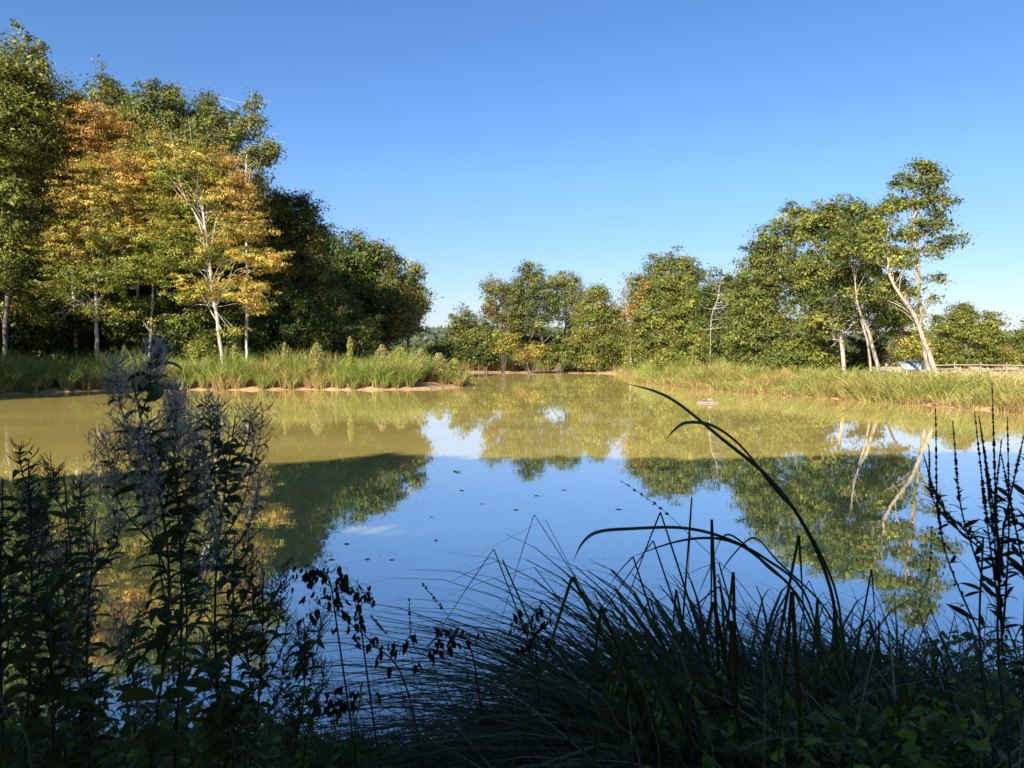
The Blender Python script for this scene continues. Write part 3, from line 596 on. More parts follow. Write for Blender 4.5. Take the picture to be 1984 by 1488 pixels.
# peninsula on the left
x, y, d = scatter(760, -42, -2.5, 43, 64, .25, 7, .35)
mudtip = np.exp(-((x + 4.8) ** 2 + (y - 53.2) ** 2) / 5.0); k = (mudtip < .35); x, y, d = x[k], y[k], d[k]
hN = noise2(x * .5, y * .5, 21); hh = (1.7 + .7 * hN) * lerp(.72, 1, sstep(.2, 1.6, d))
hh = hh * lerp(1, .8, sstep(-7, -4, x))
hh = hh * (.6 + .65 * rng.random(len(x))); kk = np.clip(noise2(x * .8, y * .8, 22) + .3 * rng.normal(size=len(x)), 0, 1)[:, None]; right = sstep(-11, -5, x)[:, None]
c1 = lerp(lerp(reed_g, reed_o, sstep(.3, .6, kk)), reed_y, sstep(.55, .95, kk + .25 * right)); c0 = lerp(brown, reed_g, .3 * (1 - kk))
b = tussocks(x, y, hh, 90, .27, .036, c0, c1, .5, .22)
tag(b.build('reed_bed', M_REED), 'green and straw-coloured sedges on the left spit in front of the wood', 'reeds', kind='stuff')
# far shore
x, y, d = scatter(420, -16, 22, 94, 116, 2.2, 8, .3)
kk = noise2(x * .5, y * .5, 23)[:, None]; hh = 1.2 + 1.2 * noise2(x * .6, y * .6, 24)
b = tussocks(x, y, hh, 46, .6, .055, np.tile(brown, (len(x), 1)), lerp(reed_g, reed_y * .9, kk), .3, .2, seg=3)
x, y, d = scatter(120, -16, -5, 60, 98, .2, 5, .3)
b = tussocks(x, y, 1.0 + 0 * x, 46, .5, .05, np.tile(brown, (len(x), 1)), np.tile(reed_g, (len(x), 1)), .3, .2, b=b, seg=3)
tag(b.build('reed_bed', M_REED), 'low straw-coloured sedges along the far shore behind the strip of mud', 'reeds', kind='stuff')
# right bank
x, y, d = scatter(1700, 9, 34, 20, 98, -.05, 7, .35)
hh = (.85 + .8 * noise2(x * .55, y * .55, 31)) * (.6 + .7 * rng.random(len(x))) * lerp(.7, 1, sstep(.1, 1.2, d)) * lerp(1, .62, sstep(24, 30, x)) * lerp(.85, 1.35, sstep(45, 65, y))
kk = np.clip(noise2(x * .45, y * .45, 32) + .28 * rng.normal(size=len(x)), 0, 1)[:, None]; c1 = lerp(lerp(reed_g * 1.15, reed_o * 1.1, sstep(.2, .5, kk)), reed_y * 1.1, sstep(.5, .85, kk))
c0 = lerp(brown * 1.2, reed_g, .35)
b = tussocks(x, y, hh, 72, .42, .03, np.tile(brown * 1.15, (len(x), 1)) * (1 - .3 * kk), c1, .6, .35)
tag(b.build('reed_bed', M_REED), 'lush yellow-green sedges sloping to the water along the right bank', 'reeds', kind='stuff')
# dead blades and litter along the waterline
b = Buf(); n = 60000; x = rng.uniform(-36, 26, n); y = rng.uniform(26, 104, n); d = shore(x, y); k = (d > -.12) & (d < 1.5) & (noise2(x * 1.3, y * 1.3, 71) > .3); x, y = x[k], y[k]; n = len(x)
add_blades(b, np.stack([x, y, np.maximum(ground(x, y), 0) + .01], 1), rng.random(n) * 6.28, rng.uniform(.12, .3, n), rng.uniform(.02, .05, n), rng.uniform(.8, 2.2, n), rng.uniform(.6, 1.5, n), jit((.34, .24, .11), n, .4), jit((.46, .34, .17), n, .4), 3, face=rng.random(n) * 3.14)
tag(b.build('reed_litter', M_REED), 'brown dead blades and litter strewn along the waterline', 'litter', kind='stuff')
# dry field grass
n = 30000; x = rng.uniform(17, 75, n); y = rng.uniform(42, 84, n); k = shore(x, y) > 6.5; x, y = x[k], y[k]; n = len(x)
b = Buf(); add_blades(b, np.stack([x, y, ground(x, y)], 1), rng.random(n) * 6.28, rng.uniform(.2, .45, n), .04, .3, .4, jit((.45, .34, .15), n), jit((.68, .52, .28), n), 2)
tag(b.build('field_grass', M_REED), 'pale dry grass of the open field on the right', 'grass', kind='stuff')
# understorey herbs at the foot of the belt (leafy)
n = 26000; x = rng.uniform(9, 30, n); y = rng.uniform(38, 90, n); d = shore(x, y); k = (d > 3) & (d < 8); x, y = x[k], y[k]; n = len(x)
b = Buf(); z = ground(x, y) + rng.random(n) * (.5 + .9 * noise2(x * .5, y * .5, 41))
add_leaves(b, np.stack([x, y, z], 1), rng.normal(size=(n, 3)) + (0, -.5, .8), .16, .09, jit((.15, .17, .03), n, .4))
n = 20000; x = rng.uniform(-40, -9, n); y = rng.uniform(52, 62, n); k = shore(x, y) > 3; x, y = x[k], y[k]; n = len(x)
z = ground(x, y) + rng.random(n) * (.5 + 1.1 * noise2(x * .6, y * .6, 42))
add_leaves(b, np.stack([x, y, z], 1), rng.normal(size=(n, 3)) + (0, -.5, .8), .15, .09, jit((.10, .13, .025), n, .4))
tag(b.build('undergrowth', M_LEAF), 'leafy nettles and brambles at the foot of the trees on both banks', 'undergrowth', kind='stuff')

# tall flowering herbs standing out of the reeds
def tall_herb(px, py, D, hpx, wpx, pal, lab, n=620):
    top = P(px, py, D); base = np.array([top[0] + rng.normal() * .05, D, ground(top[0], D)[0]]); root = empty('tall_herb', base)
    tag(root, lab, 'wildflower', 'tall leafy herbs rising out of the reeds'); tb = Buf(); lb = Buf(); H = top[2] - base[2]
    add_tube(tb, spline([base, lerp(base, top, .5) + rng.normal(size=3) * .04, top], 8), np.linspace(.02, .006, 8), (.2, .2, .07), 5)
    h0 = max(.3, H - hpx * D / FP)
    for side in range(6):
        e = base + np.array([rng.normal() * wpx * D / FP * .6, rng.normal() * .2, H * rng.uniform(.75, .95)])
        add_tube(tb, limb_path(base + (0, 0, h0), e, .1, 5), np.linspace(.01, .004, 5), (.2, .2, .07), 4)
    t = rng.random(n); rr = wpx * D / FP * (1 - t ** 2.5 * .8) * (.55 + .7 * noise2(t * 7, 0 * t + px, 3))
    a = rng.random(n) * 6.28; p = np.stack([base[0] + np.cos(a) * rr * rng.random(n) ** .5 + (top[0] - base[0]) * t, base[1] + np.sin(a) * rr * .8, base[2] + h0 + (H - h0) * t], 1)
    add_leaves(lb, p, rng.normal(size=(n, 3)) + (0, -.6, .8), rng.uniform(.10, .2, n), .08, pal(p, n))
    tb.build('stem', M_STEM, root, base); lb.build('foliage', M_LEAF, root, base)
ppink = pal_of([(.42, .30, .2), G_YG, (.30, .30, .06)], [4, 3, 4]); pgr = pal_of([G_YG, (.36, .36, .06), G_OL], [4, 4, 2])
for a in [(613, 664, 52, 50, 17, ppink, 'pinkish bushy herb in the reeds, left neighbour of the pale green spire'), (678, 652, 52, 60, 9, pgr, 'slim pale green spire of leaves standing above the reeds'),
          (551, 664, 53, 40, 6, ppink, 'thin pinkish herb in front of the dark wood, left of the bushy one'), (455, 668, 53, 34, 8, ppink, 'short orange-pink herb in front of the right beech trunk'),
          (438, 672, 53, 30, 5, ppink, 'thin herb just left of the short orange-pink one'), (1240, 690, 75, 30, 10, ppink, 'pinkish herb on the far right shore beside the maple'),
          (740, 668, 54, 46, 20, ppink, 'grey-pink bushy herb where the spit begins to widen'), (775, 672, 54, 46, 22, pgr, 'broad green herb on the right half of the spit'),
          (815, 676, 55, 44, 22, ppink, 'reddish bushy herb above the mud of the spit'), (850, 684, 56, 40, 18, ppink, 'low reddish herb near the tip of the spit'),
          (880, 694, 57, 26, 12, pgr, 'rightmost low green herb at the very tip of the spit'), (240, 672, 52, 30, 10, ppink, 'pale herb before the dark wood behind the fluffy willowherb')]:
    tall_herb(*a)

# ------------------------------------------------------------------ feed shelter, fence, raft
def add_box(b, c, s, col, rz=0, rx=0):
    v = np.array([[i, j, k] for i in (-.5, .5) for j in (-.5, .5) for k in (-.5, .5)]) * np.array(s)
    cx, sx = math.cos(rx), math.sin(rx); v = v @ np.array([[1, 0, 0], [0, cx, sx], [0, -sx, cx]])
    cz, sz = math.cos(rz), math.sin(rz); v = v @ np.array([[cz, sz, 0], [-sz, cz, 0], [0, 0, 1]])
    b.add(v + np.array(c), [[0, 1, 3, 2], [4, 6, 7, 5], [0, 4, 5, 1], [2, 3, 7, 6], [0, 2, 6, 4], [1, 5, 7, 3]], col)
q = P(1768, 730, 46); bs = np.array([q[0], 46, ground(q[0], 46)[0]]); sh = empty('feed_shelter', bs)
tag(sh, 'small open shelter with a pale metal roof under the alders on the right', 'shelter')
b = Buf()
for i in range(15):                                   # corrugated sheet
    xx = -.8 + i * .114; add_box(b, bs + (xx, 0, 1.30 + (.02 if i % 2 else 0)), (.112, 1.3, .022), (.42, .45, .48), rx=R(24))
b.build('roof', M_TIN, sh, bs)
for (xx, yy, hgt) in [(-.7, -.5, 1.02), (.7, -.5, 1.02), (-.7, .5, 1.48), (.7, .5, 1.48)]:
    b = Buf(); add_box(b, bs + (xx, yy, hgt / 2 - .05), (.08, .08, hgt), (.5, .5, .5)); b.build('post', M_WOOD, sh, bs)
b = Buf(); add_box(b, bs + (.2, .1, .38), (.9, .5, .06), (.32, .26, .18)); add_box(b, bs + (.2, -.17, .5), (.9, .04, .28), (.36, .28, .18)); add_box(b, bs + (.2, .37, .5), (.9, .04, .28), (.36, .28, .18))
for s_ in (-.2, .6): add_box(b, bs + (s_, .1, .17), (.06, .4, .38), (.3, .24, .16))
b.build('trough', M_WOOD, sh, bs)
b = Buf()
for i in range(9): add_box(b, bs + (-.6 + i * .15, .56, .6), (.03, .03, 1.1), (.45, .45, .46))
add_box(b, bs + (0, .6, 1.0), (1.4, .03, .04), (.45, .45, .46)); b.build('hay_rack', M_TIN, sh, bs)
sh.scale = (.82, .82, .92)
q0 = P(1800, 722, 74); fx0 = q0[0]; fb = np.array([fx0, 74, .3]); fe = empty('wooden_fence', fb)
tag(fe, 'pale wooden rail fence crossing the dry field at the right edge', 'fence')
wc = (.34, .28, .19)
for i in range(11):
    x = fx0 + i * 2.15; z = ground(x, 74 - i * .5)[0]; b = Buf(); add_tube(b, [(x, 74 - i * .5, z - .1), (x + .02, 74 - i * .5, z + .6), (x + rng.normal() * .02, 74 - i * .5, z + 1.12)], [.07, .065, .055], wc, 7, .1); b.build('post', M_WOOD, fe, fb)
for zz in (.86, .48):
    b = Buf()
    for i in range(10):
        x = fx0 + i * 2.15; z = ground(x, 74 - i * .5)[0]; z2 = ground(x + 2.15, 73.5 - i * .5)[0]
        add_tube(b, spline([(x - .05, 73.93 - i * .5, z + zz), (x + 1, 73.68 - i * .5, (z + z2) / 2 + zz - .03 + rng.normal() * .02), (x + 2.2, 73.43 - i * .5, z2 + zz)], 5), .055, wc, 6, .1)
    b.build('rail', M_WOOD, fe, fb)
q = P(1371, 779, 36.2); rb = np.array([q[0], q[1], 0]); rf = empty('log_raft', rb)
tag(rf, 'small floating raft of pale logs with driftwood on it, out on the water', 'raft')
for yy, zz, L, r_ in ((-.16, .03, .93, .045), (.02, .035, 1.0, .05), (.2, .03, .9, .045)):
    b = Buf(); add_tube(b, [rb + (-L / 2, yy, zz), rb + (0, yy, zz + .01), rb + (L / 2, yy + .01, zz)], r_, (.27, .21, .165), 8, .1)
    add_tube(b, [rb + (L / 2, yy + .01, zz), rb + (L / 2 + .01, yy + .01, zz)], [r_, .001], (.27, .21, .165), 8); b.build('log', M_WOOD, rf, rb)
b = Buf()
for i in range(16):
    a = rng.random() * 3.14; c = rb + (rng.uniform(-.28, .35), rng.uniform(-.12, .2), .11 + .07 * rng.random()); dv = np.array([math.cos(a) * .14, math.sin(a) * .05, rng.uniform(-.04, .08)])
    add_tube(b, [c - dv, c + rng.normal(size=3) * .01, c + dv], [.012, .018, .008], jit((.26, .21, .165), 3), 5, .3)
add_tube(b, spline([rb + (-.05, 0, .1), rb + (.1, .02, .17), rb + (.32, 0, .12)], 6), [.02, .05, .06, .055, .04, .02], (.27, .22, .17), 7, .2)
b.build('driftwood', M_WOOD, rf, rb)

# floating leaves and flecks
FL = [(345, 1067, 'dark'), (640, 990, 'o'), (712, 1087, 'o'), (720, 997, 'o'), (643, 1088, 'o'), (836, 1004, 'o'), (895, 952, 'o'), (712, 1153, 'o'), (1093, 951, 'o'), (1199, 989, 'o'), (580, 902, 'o'), (884, 916, 'twig'), (672, 1057, 'o'), (596, 1100, 'o'), (1040, 962, 'o'), (1000, 990, 'o'), (760, 1088, 'o'), (845, 1050, 'o'), (935, 978, 'o'), (700, 1178, 'o')]
for i, (px, py, k) in enumerate(FL[1:]):
    D = CAMZ * FP / (py - HOR); q = P(px, py, D); q[2] = .004 if k != 'twig' else .01; big = k == 'twig'; b = Buf()
    L = rng.uniform(9, 17) * D / FP if not big else .30; a = rng.normal() * .5
    pts = np.array([[-L / 2, 0, 0], [-L * .2, L * .04, .001], [L * .2, -L * .02, .001], [L / 2, L * .05, 0]]); ca, sa = math.cos(a), math.sin(a)
    pts = pts @ np.array([[ca, sa, 0], [-sa, ca, 0], [0, 0, 1]])
    if big:
        add_tube(b, spline(q + pts, 8), np.linspace(.010, .004, 8), (.06, .045, .03), 5, .3); add_tube(b, spline(q + pts[1:3] + [[0, 0, 0], [.08, .10, .01]], 5), .005, (.06, .045, .03), 4)
    else: add_strip(b, spline(q + pts, 7), np.array([.1, .6, 1, 1, .8, .5, .05]) * L * .5, (-sa, ca, 0), (.09, .065, .035), .02)
    o = b.build('floating_twig' if big else 'floating_leaf', M_HERB, None, q)
    if big: tag(o, 'dark forked twig afloat where the shade begins, in the middle of the pond', 'twig')
    else: tag(o, 'small dark leaf adrift on the blue shaded water', 'leaf', 'leaves drifting on the pond')
n = 1500; D = rng.uniform(5.5, 16.5, n); px = rng.uniform(560, 1480, n) + 60 * rng.normal(size=n); x = (px - 992) / FP * D
k = noise2(x * .9, D * .9, 51) > .5; x, D = x[k], D[k]; n = len(x); b = Buf(); s_ = rng.uniform(.004, .014, n)
add_leaves(b, np.stack([x, D, np.full(n, .004)], 1), np.tile([0, 0, 1.], (n, 1)), s_ * 1.6, s_, jit((.06, .05, .03), n))
tag(b.build('floating_flecks', M_HERB), 'tiny dark specks of plant litter scattered on the water', 'litter', kind='stuff')

exec_fg = True
# ------------------------------------------------------------------ near bank plants (all in the shade)
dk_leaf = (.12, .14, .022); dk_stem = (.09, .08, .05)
def gz(x, y): return float(ground(x, y)[0])
def willowherb(top, D, basepx, lab, branches=12, fluff=1.0, leaf=.07, seedpods=1.0, lean=0, top_part=.5, name='willowherb'):
    tp = P(top[0], top[1] + (48 if top[1] < 1000 else 20), D); bx = P(basepx, 1488, D)[0]; base = np.array([bx, D, gz(bx, D)]); root = empty(name, base); tag(root, lab, 'wildflower', 'willowherbs on the near bank')
    st, lf, pd, fl = Buf(), Buf(), Buf(), Buf(); H = tp[2] - base[2]
    main = spline([base, lerp(base, tp, .35) + (rng.normal() * .02, 0, 0), lerp(base, tp, .7) + (rng.normal() * .03, .02, 0), tp], 30)
    add_tube(st, main, np.linspace(.006, .002, 30), jit(dk_stem, 30), 6)
    O, Dv, Up, Ls = [], [], [], []
    tips = [main[-4:]]
    for i in range(4, 27, 1):                                     # opposite leaves on the main stem
        for s in (0, 1):
            a = i * 1.57 + s * 3.14 + rng.normal() * .3; O.append(main[i]); Dv.append((math.cos(a), math.sin(a), .35)); Ls.append(leaf * (1.15 - .5 * i / 30) * (.8 + .4 * rng.random()))
    for q in range(branches):
        t = (1 - top_part) + top_part * .93 * (q + rng.random()) / branches; j = int(t * 29); a = q * 2.4 + rng.normal() * .4
        L = H * (.30 - .20 * (t - (1 - top_part)) / top_part) * (.7 + .6 * rng.random())
        e = main[j] + np.array([math.cos(a) * L * .36, math.sin(a) * L * .34, L * .8]); br = spline([main[j], lerp(main[j], e, .5) + (math.cos(a) * L * .1, math.sin(a) * L * .08, -.01), e], 12)
        add_tube(st, br, np.linspace(.003, .0012, 12), jit(dk_stem, 12), 4); tips.append(spline(br[6:], 12))
        for i in range(1, 10, 2):
            for s in (0, 1):
                a2 = i * 1.57 + s * 3.14 + rng.normal() * .4; O.append(br[i]); Dv.append((math.cos(a2), math.sin(a2), .3 + .3 * rng.random())); Ls.append(leaf * (.85 - .045 * i) * (.6 + .6 * rng.random()))
    n = len(O); O = np.array(O); Dv = np.array(Dv); Ls = np.array(Ls)
    add_shaped(lf, O, Dv, np.tile([0, 0, 1.], (n, 1)) + rng.normal(size=(n, 3)) * .35, Ls * 1.6, Ls * .48, .4 + 1.5 * rng.random(n), jit(dk_leaf, n, .4, .1))
    for ti, tpath in enumerate(tips):
        for p in tpath:
            for s in range(2):
                if rng.random() < .55 * seedpods:
                    a = rng.random() * 6.28; L = rng.uniform(.035, .06); e = p + np.array([math.cos(a) * L * .7, math.sin(a) * L * .7, L * .7])
                    add_tube(st, spline([p, lerp(p, e, .5) + (math.cos(a) * .006, math.sin(a) * .006, -.004), e], 4), [.0012, .0014, .0012, .0006], (.08, .07, .05), 4)
        if fluff > 0 and (ti < 2 or rng.random() < .35 + .25 * fluff):
            m = int(150 * min(fluff, 2.6) * len(tpath) / 9 * rng.uniform(.5, 1.5)); c = tpath[rng.integers(0, len(tpath), m)] + rng.normal(size=(m, 3)) * np.array([.010, .010, .012])
            cls = rng.normal(size=(max(3, m // 22), 3)) * .016; c += cls[rng.integers(0, len(cls), m)]
            az = rng.random(m) * 6.28; add_blades(fl, c, az, rng.uniform(.008, .028, m) * rng.choice([-1, 1, 1], m), rng.uniform(.0014, .0032, m), rng.uniform(.2, 1.6, m), rng.uniform(0, 1.5, m), jit((.80, .67, .50), m, .15, .02), jit((.86, .74, .58), m, .1, .02), 3)
    st.build('stem', M_STEM, root, base); lf.build('foliage', M_HERB, root, base)
    if fl.n: fl.build('seed_fluff', M_FLUFF, root, base)
    return root
willowherb((255, 680), 1.9, 300, 'tallest fluffy grey seeding willowherb, its head in front of the left reeds', 12, 2.6, .075, 1, top_part=.42)
willowherb((335, 790), 2.0, 330, 'fluffy willowherb just right of the tallest one, its head against the reeds', 8, .9, .07, 1, top_part=.3)
willowherb((455, 765), 2.15, 400, 'willowherb leaning right with a smaller fluffy head over the sunlit water', 8, 1.1, .07, 1, top_part=.3)
willowherb((55, 842), 2.2, 40, 'dark willowherb with a spiky tip by the left edge', 10, 0, .07, 1.6, top_part=.5)
willowherb((125, 880), 2.4, 120, 'dark curly willowherb between the left edge and the tallest fluffy one', 9, 0, .06, 1.5, top_part=.5)
willowherb((5, 880), 2.0, -10, 'willowherb cut off by the left edge of the picture', 12, 0, .07, 1.4, top_part=.55)
willowherb((185, 960), 2.1, 200, 'low willowherb with grey fluff under the tallest one', 10, .8, .065, 1, top_part=.6)
willowherb((455, 990), 2.3, 420, 'willowherb with a dark bent head over the reflected orange beech', 9, .4, .07, 1, top_part=.5)
willowherb((350, 1010), 2.6, 340, 'inner willowherb crowded between the taller stems on the left', 8, 0, .065, 1, top_part=.6)
willowherb((90, 1090), 1.9, 90, 'broad-leaved low willowherb in the lower left corner', 12, 0, .085, .6, top_part=.7)
willowherb((510, 1100), 2.2, 450, 'willowherb with bare pods against the edge of the blue water', 10, 0, .05, 2, top_part=.45)
willowherb((590, 1200), 2.4, 505, 'short willowherb with long bare pods spreading over the blue water', 10, 0, .055, 2.4, top_part=.5)
willowherb((270, 1160), 2.8, 270, 'short willowherb low behind the thick central stem on the left', 12, 0, .06, 1, top_part=.7)
willowherb((400, 1260), 1.9, 390, 'lowest leafy willowherb at the bottom, right of the thick stem', 11, 0, .07, .8, top_part=.7)
willowherb((180, 1280), 2.3, 170, 'short leafy willowherb near the bottom, left of the thick stem', 11, 0, .07, .8, top_part=.7)

# loosestrife with dark seed spikes on the right
def loosestrife(D, basepx, spikes, lab, forkpy=1010, forkpx=None):
    bx = P(basepx, 1300, D)[0]; base = np.array([bx, D, gz(bx, D)]); root = empty('loosestrife', base); tag(root, lab, 'wildflower', 'loosestrife plants on the right')
    st, lf, sp = Buf(), Buf(), Buf(); f0 = P(forkpx or basepx - 10, forkpy, D); O, Dv, Ls = [], [], []
    add_tube(st, spline([base, lerp(base, f0, .35) + (.03, 0, 0), lerp(base, f0, .7) - (.015, 0, 0), f0], 12), np.linspace(.0042, .003, 12), dk_stem, 6)
    for (tx, ty) in spikes:
        e = P(tx, ty, D + rng.normal() * .08); L = np.linalg.norm(e - f0); s0 = lerp(base, f0, rng.uniform(.68, 1)); e = e + np.array([rng.normal() * .02, 0, 0]); mid = np.array([lerp(s0[0], e[0], rng.uniform(.3, .85)), lerp(s0[1], e[1], .5), lerp(s0[2], e[2], .46)])
        br = spline([s0, mid, e], 40); add_tube(st, br, np.linspace(.0035, .0012, 40), dk_stem, 5)
        cut = rng.integers(20, 24)
        fine = spline(br[cut:], 70); rr = np.where(rng.random(70) < .42, .0018, .0058) * np.linspace(1, .3, 70)
        add_tube(sp, fine, rr * (.75 + .5 * rng.random(70)), (.035, .03, .022), 7, .7)
        for i in range(3, cut + 4, 2):
            for s in ((0, 1) if rng.random() < .6 else (0,)):
                a = i * 1.57 + s * 3.14 + rng.normal() * .4; O.append(br[i]); Dv.append((math.cos(a), math.sin(a) * .7, .5)); Ls.append(rng.uniform(.03, .075) * (1.3 - i / 40))
    for i in range(16):
        p = lerp(base, f0, rng.uniform(.3, 1)); a = rng.random() * 6.28; O.append(p); Dv.append((math.cos(a), math.sin(a), .3)); Ls.append(rng.uniform(.05, .085))
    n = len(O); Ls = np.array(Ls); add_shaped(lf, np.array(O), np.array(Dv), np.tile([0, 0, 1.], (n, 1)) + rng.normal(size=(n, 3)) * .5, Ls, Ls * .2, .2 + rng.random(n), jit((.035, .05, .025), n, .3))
    st.build('stem', M_STEM, root, base); lf.build('foliage', M_HERB, root, base); sp.build('seed_spikes', M_STEM, root, base)
loosestrife(2.2, 1950, [(1909, 742), (1868, 798), (1902, 805), (1954, 808), (1935, 850), (1888, 818), (1972, 830)], 'tall loosestrife with the highest dark seed spikes at the right edge', 1010, 1945)
loosestrife(2.35, 1925, [(1822, 790), (1836, 815), (1815, 880), (1788, 862)], 'loosestrife leaning left, its dark seed spikes lowest over the pond', 1040, 1905)
loosestrife(2.1, 2010, [(1980, 744), (1994, 800), (2015, 760), (1970, 880)], 'loosestrife cut off by the right edge, partly behind the tallest spikes', 1020, 1995)

# bulrush with the four long arching leaves
bD = 2.5; bp = P(1620, 1330, bD); base = np.array([bp[0], bD, gz(bp[0], bD)]); root = empty('bulrush', base)
tag(root, 'bulrush whose long dark arching leaves reach far out over the pond', 'bulrush')
for pts, wmax in [([(1625, 1300), (1612, 1150), (1560, 1020), (1490, 925), (1400, 850), (1320, 785), (1270, 758), (1208, 742)], .021),
                  ([(1640, 1300), (1618, 1140), (1555, 1010), (1500, 945), (1440, 868), (1385, 826), (1335, 818), (1310, 830), (1289, 852)], .015),
                  ([(1600, 1300), (1560, 1150), (1480, 1080), (1400, 1040), (1320, 1022), (1220, 1024), (1160, 1030), (1130, 1050), (1110, 1088)], .015),
                  ([(1610, 1300), (1550, 1160), (1470, 1080), (1420, 1050), (1365, 1042), (1300, 1052), (1213, 1083)], .013),
                  ([(1600, 1300), (1540, 1150), (1490, 1100), (1410, 1035), (1375, 1100), (1350, 1160)], .011),
                  ([(1650, 1300), (1600, 1180), (1510, 1090), (1462, 1042), (1420, 1075), (1390, 1120)], .011)]:
    n = 40; q = np.array([P(a, c, bD + .25 * math.sin(i * .5)) for i, (a, c) in enumerate(pts)]); path = spline(q, n); t = np.linspace(0, 1, n)
    wd = wmax * np.clip(np.minimum(.55 + t * 1.2, 1) * (1 - t ** 5 * .97), .02, 1); b = Buf(); tw = t[:, None] * .7 + rng.random() * .3
    add_strip(b, path, wd, np.cos(tw) * np.array([[.5, .45, .74]]) + np.sin(tw) * np.array([[-.3, .9, -.2]]), (.06, .07, .018), .1); b.build('leaf', M_HERB, root, base)

# sedge tussocks: arching, some kinked, blades
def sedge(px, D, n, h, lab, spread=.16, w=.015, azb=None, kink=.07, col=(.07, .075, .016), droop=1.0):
    x = P(px, 1300, D)[0]; base = np.array([x, D, gz(x, D)]); root = empty('sedge_tussock', base); tag(root, lab, 'sedge', 'sedge tussocks on the near bank'); b = Buf()
    nk = int(n * kink); m = n - nk; a = rng.random(m) * 6.28 if azb is None else azb + rng.normal(size=m) * 1.1
    r = spread * np.sqrt(rng.random((m, 1))); bs_ = base + np.concatenate([np.cos(a)[:, None] * r, np.sin(a)[:, None] * r, np.zeros((m, 1))], 1)
    add_blades(b, bs_, a, h * rng.uniform(.6, 1.35, m), w * rng.uniform(.6, 1.5, m), rng.uniform(.2, 1.0, m), droop * rng.uniform(1.0, 1.75, m), jit(col, m), jit(col, m), 7, face=a + 1.57 + rng.normal(size=m) * .5)
    for i in range(nk):                                            # bent-over blades
        a_ = (rng.random() * 6.28) if azb is None else azb + rng.normal() * .9; d = np.array([math.cos(a_), math.sin(a_), 0]); hh_ = h * rng.uniform(.6, 1.1)
        p0 = base + np.append(rng.normal(size=2) * spread * .6, 0); k = p0 + d * hh_ * rng.uniform(.4, .9) + np.array([0, 0, hh_]); e = k + d * hh_ * rng.uniform(.1, .5) - np.array([0, 0, hh_ * rng.uniform(.2, .7)]) + rng.normal(size=3) * .03
        pts = np.vstack([spline([p0, lerp(p0, k, .5) - d * .02, k], 6), spline([k, lerp(k, e, .5) + (0, 0, .01), e], 6)[1:]]); ww = w * rng.uniform(.7, 1.5)
        add_strip(b, pts, np.linspace(ww, ww * .2, len(pts)), (-d[1], d[0], .2), jit(col, 1)[0], .15)
    b.build('blades', M_HERB, root, base); return root
for a in [(1420, 3.0, 620, .82, 'largest dark sedge tussock, under the long bulrush leaves', .22), (1300, 3.3, 420, .74, 'sedge tussock at the water, left of the largest one', .2), (1180, 3.4, 300, .62, 'sedge tussock with arched blades over the blue water, leftmost of the big ones', .18),
          (1080, 3.3, 200, .55, 'small sedge tussock next to the thin rushes', .15), (1530, 2.9, 420, .72, 'dense tussock beneath the foot of the bulrush', .2), (1640, 3.3, 360, .62, 'wiry tussock in front of the reflected crooked alder', .2),
          (1740, 3.2, 360, .62, 'wiry tussock right of the bulrush, below the reflected alder tops', .2), (1850, 3.0, 320, .62, 'tangled tussock at the foot of the loosestrife', .2), (1960, 2.8, 320, .65, 'tussock in the right corner under the loosestrife leaves', .2)]:
    sedge(a[0], a[1], int(a[2] * (.85 if a[0] < 1500 else 1.0)), a[3] * (.6 if a[0] < 1200 else .9 if a[0] < 1350 else 1.32 if a[0] < 1500 else 1.15), a[4], a[5] * 1.15, azb=(math.pi * .95 if a[0] < 1500 else math.pi * .8))
# rushes leaning left in the middle
def rushes(px, D, n, h, az, lab, spread=.2, hv=.35):
    x = P(px, 1350, D)[0]; base = np.array([x, D, gz(x, D)]); root = empty('rush_clump', base); tag(root, lab, 'rushes', 'clumps of thin rushes'); b = Buf()
    for i in range(n):
        p0 = base + np.append(rng.normal(size=2) * (spread, spread * .6), 0); hh_ = h * rng.uniform(1 - hv, 1.1); a_ = az + rng.normal() * .35; l = rng.uniform(.15, .75)
        e = p0 + np.array([math.cos(a_) * hh_ * l, math.sin(a_) * hh_ * l * .4, hh_ * math.sqrt(max(.2, 1 - l * l * .8))])
        add_tube(b, spline([p0, lerp(p0, e, .5) + (rng.normal() * .01, 0, .02), e], 6), np.linspace(.0018, .0006, 6), (.04, .045, .03), 4)
    b.build('stalks', M_STEM, root, base)
rushes(930, 3.5, 90, .66, math.pi, 'thin straight rushes slanting left at the middle of the near bank', .24)
rushes(1020, 3.5, 60, .72, math.pi * .8, 'upright thin rushes beside the leftmost arched sedge', .15)
rushes(760, 3.6, 46, .55, math.pi, 'sparse low rushes slanting left below the withered nettle', .24)
rushes(560, 3.6, 46, .5, math.pi * .55, 'rushes standing in the water at the edge of the left willowherbs', .25)
rushes(300, 3.6, 80, .62, math.pi * .5, 'rushes seen through the willowherb stems on the left', .4)
rushes(1700, 3.5, 60, .75, math.pi * .9, 'rushes slanting left in front of the reflected alders', .3)
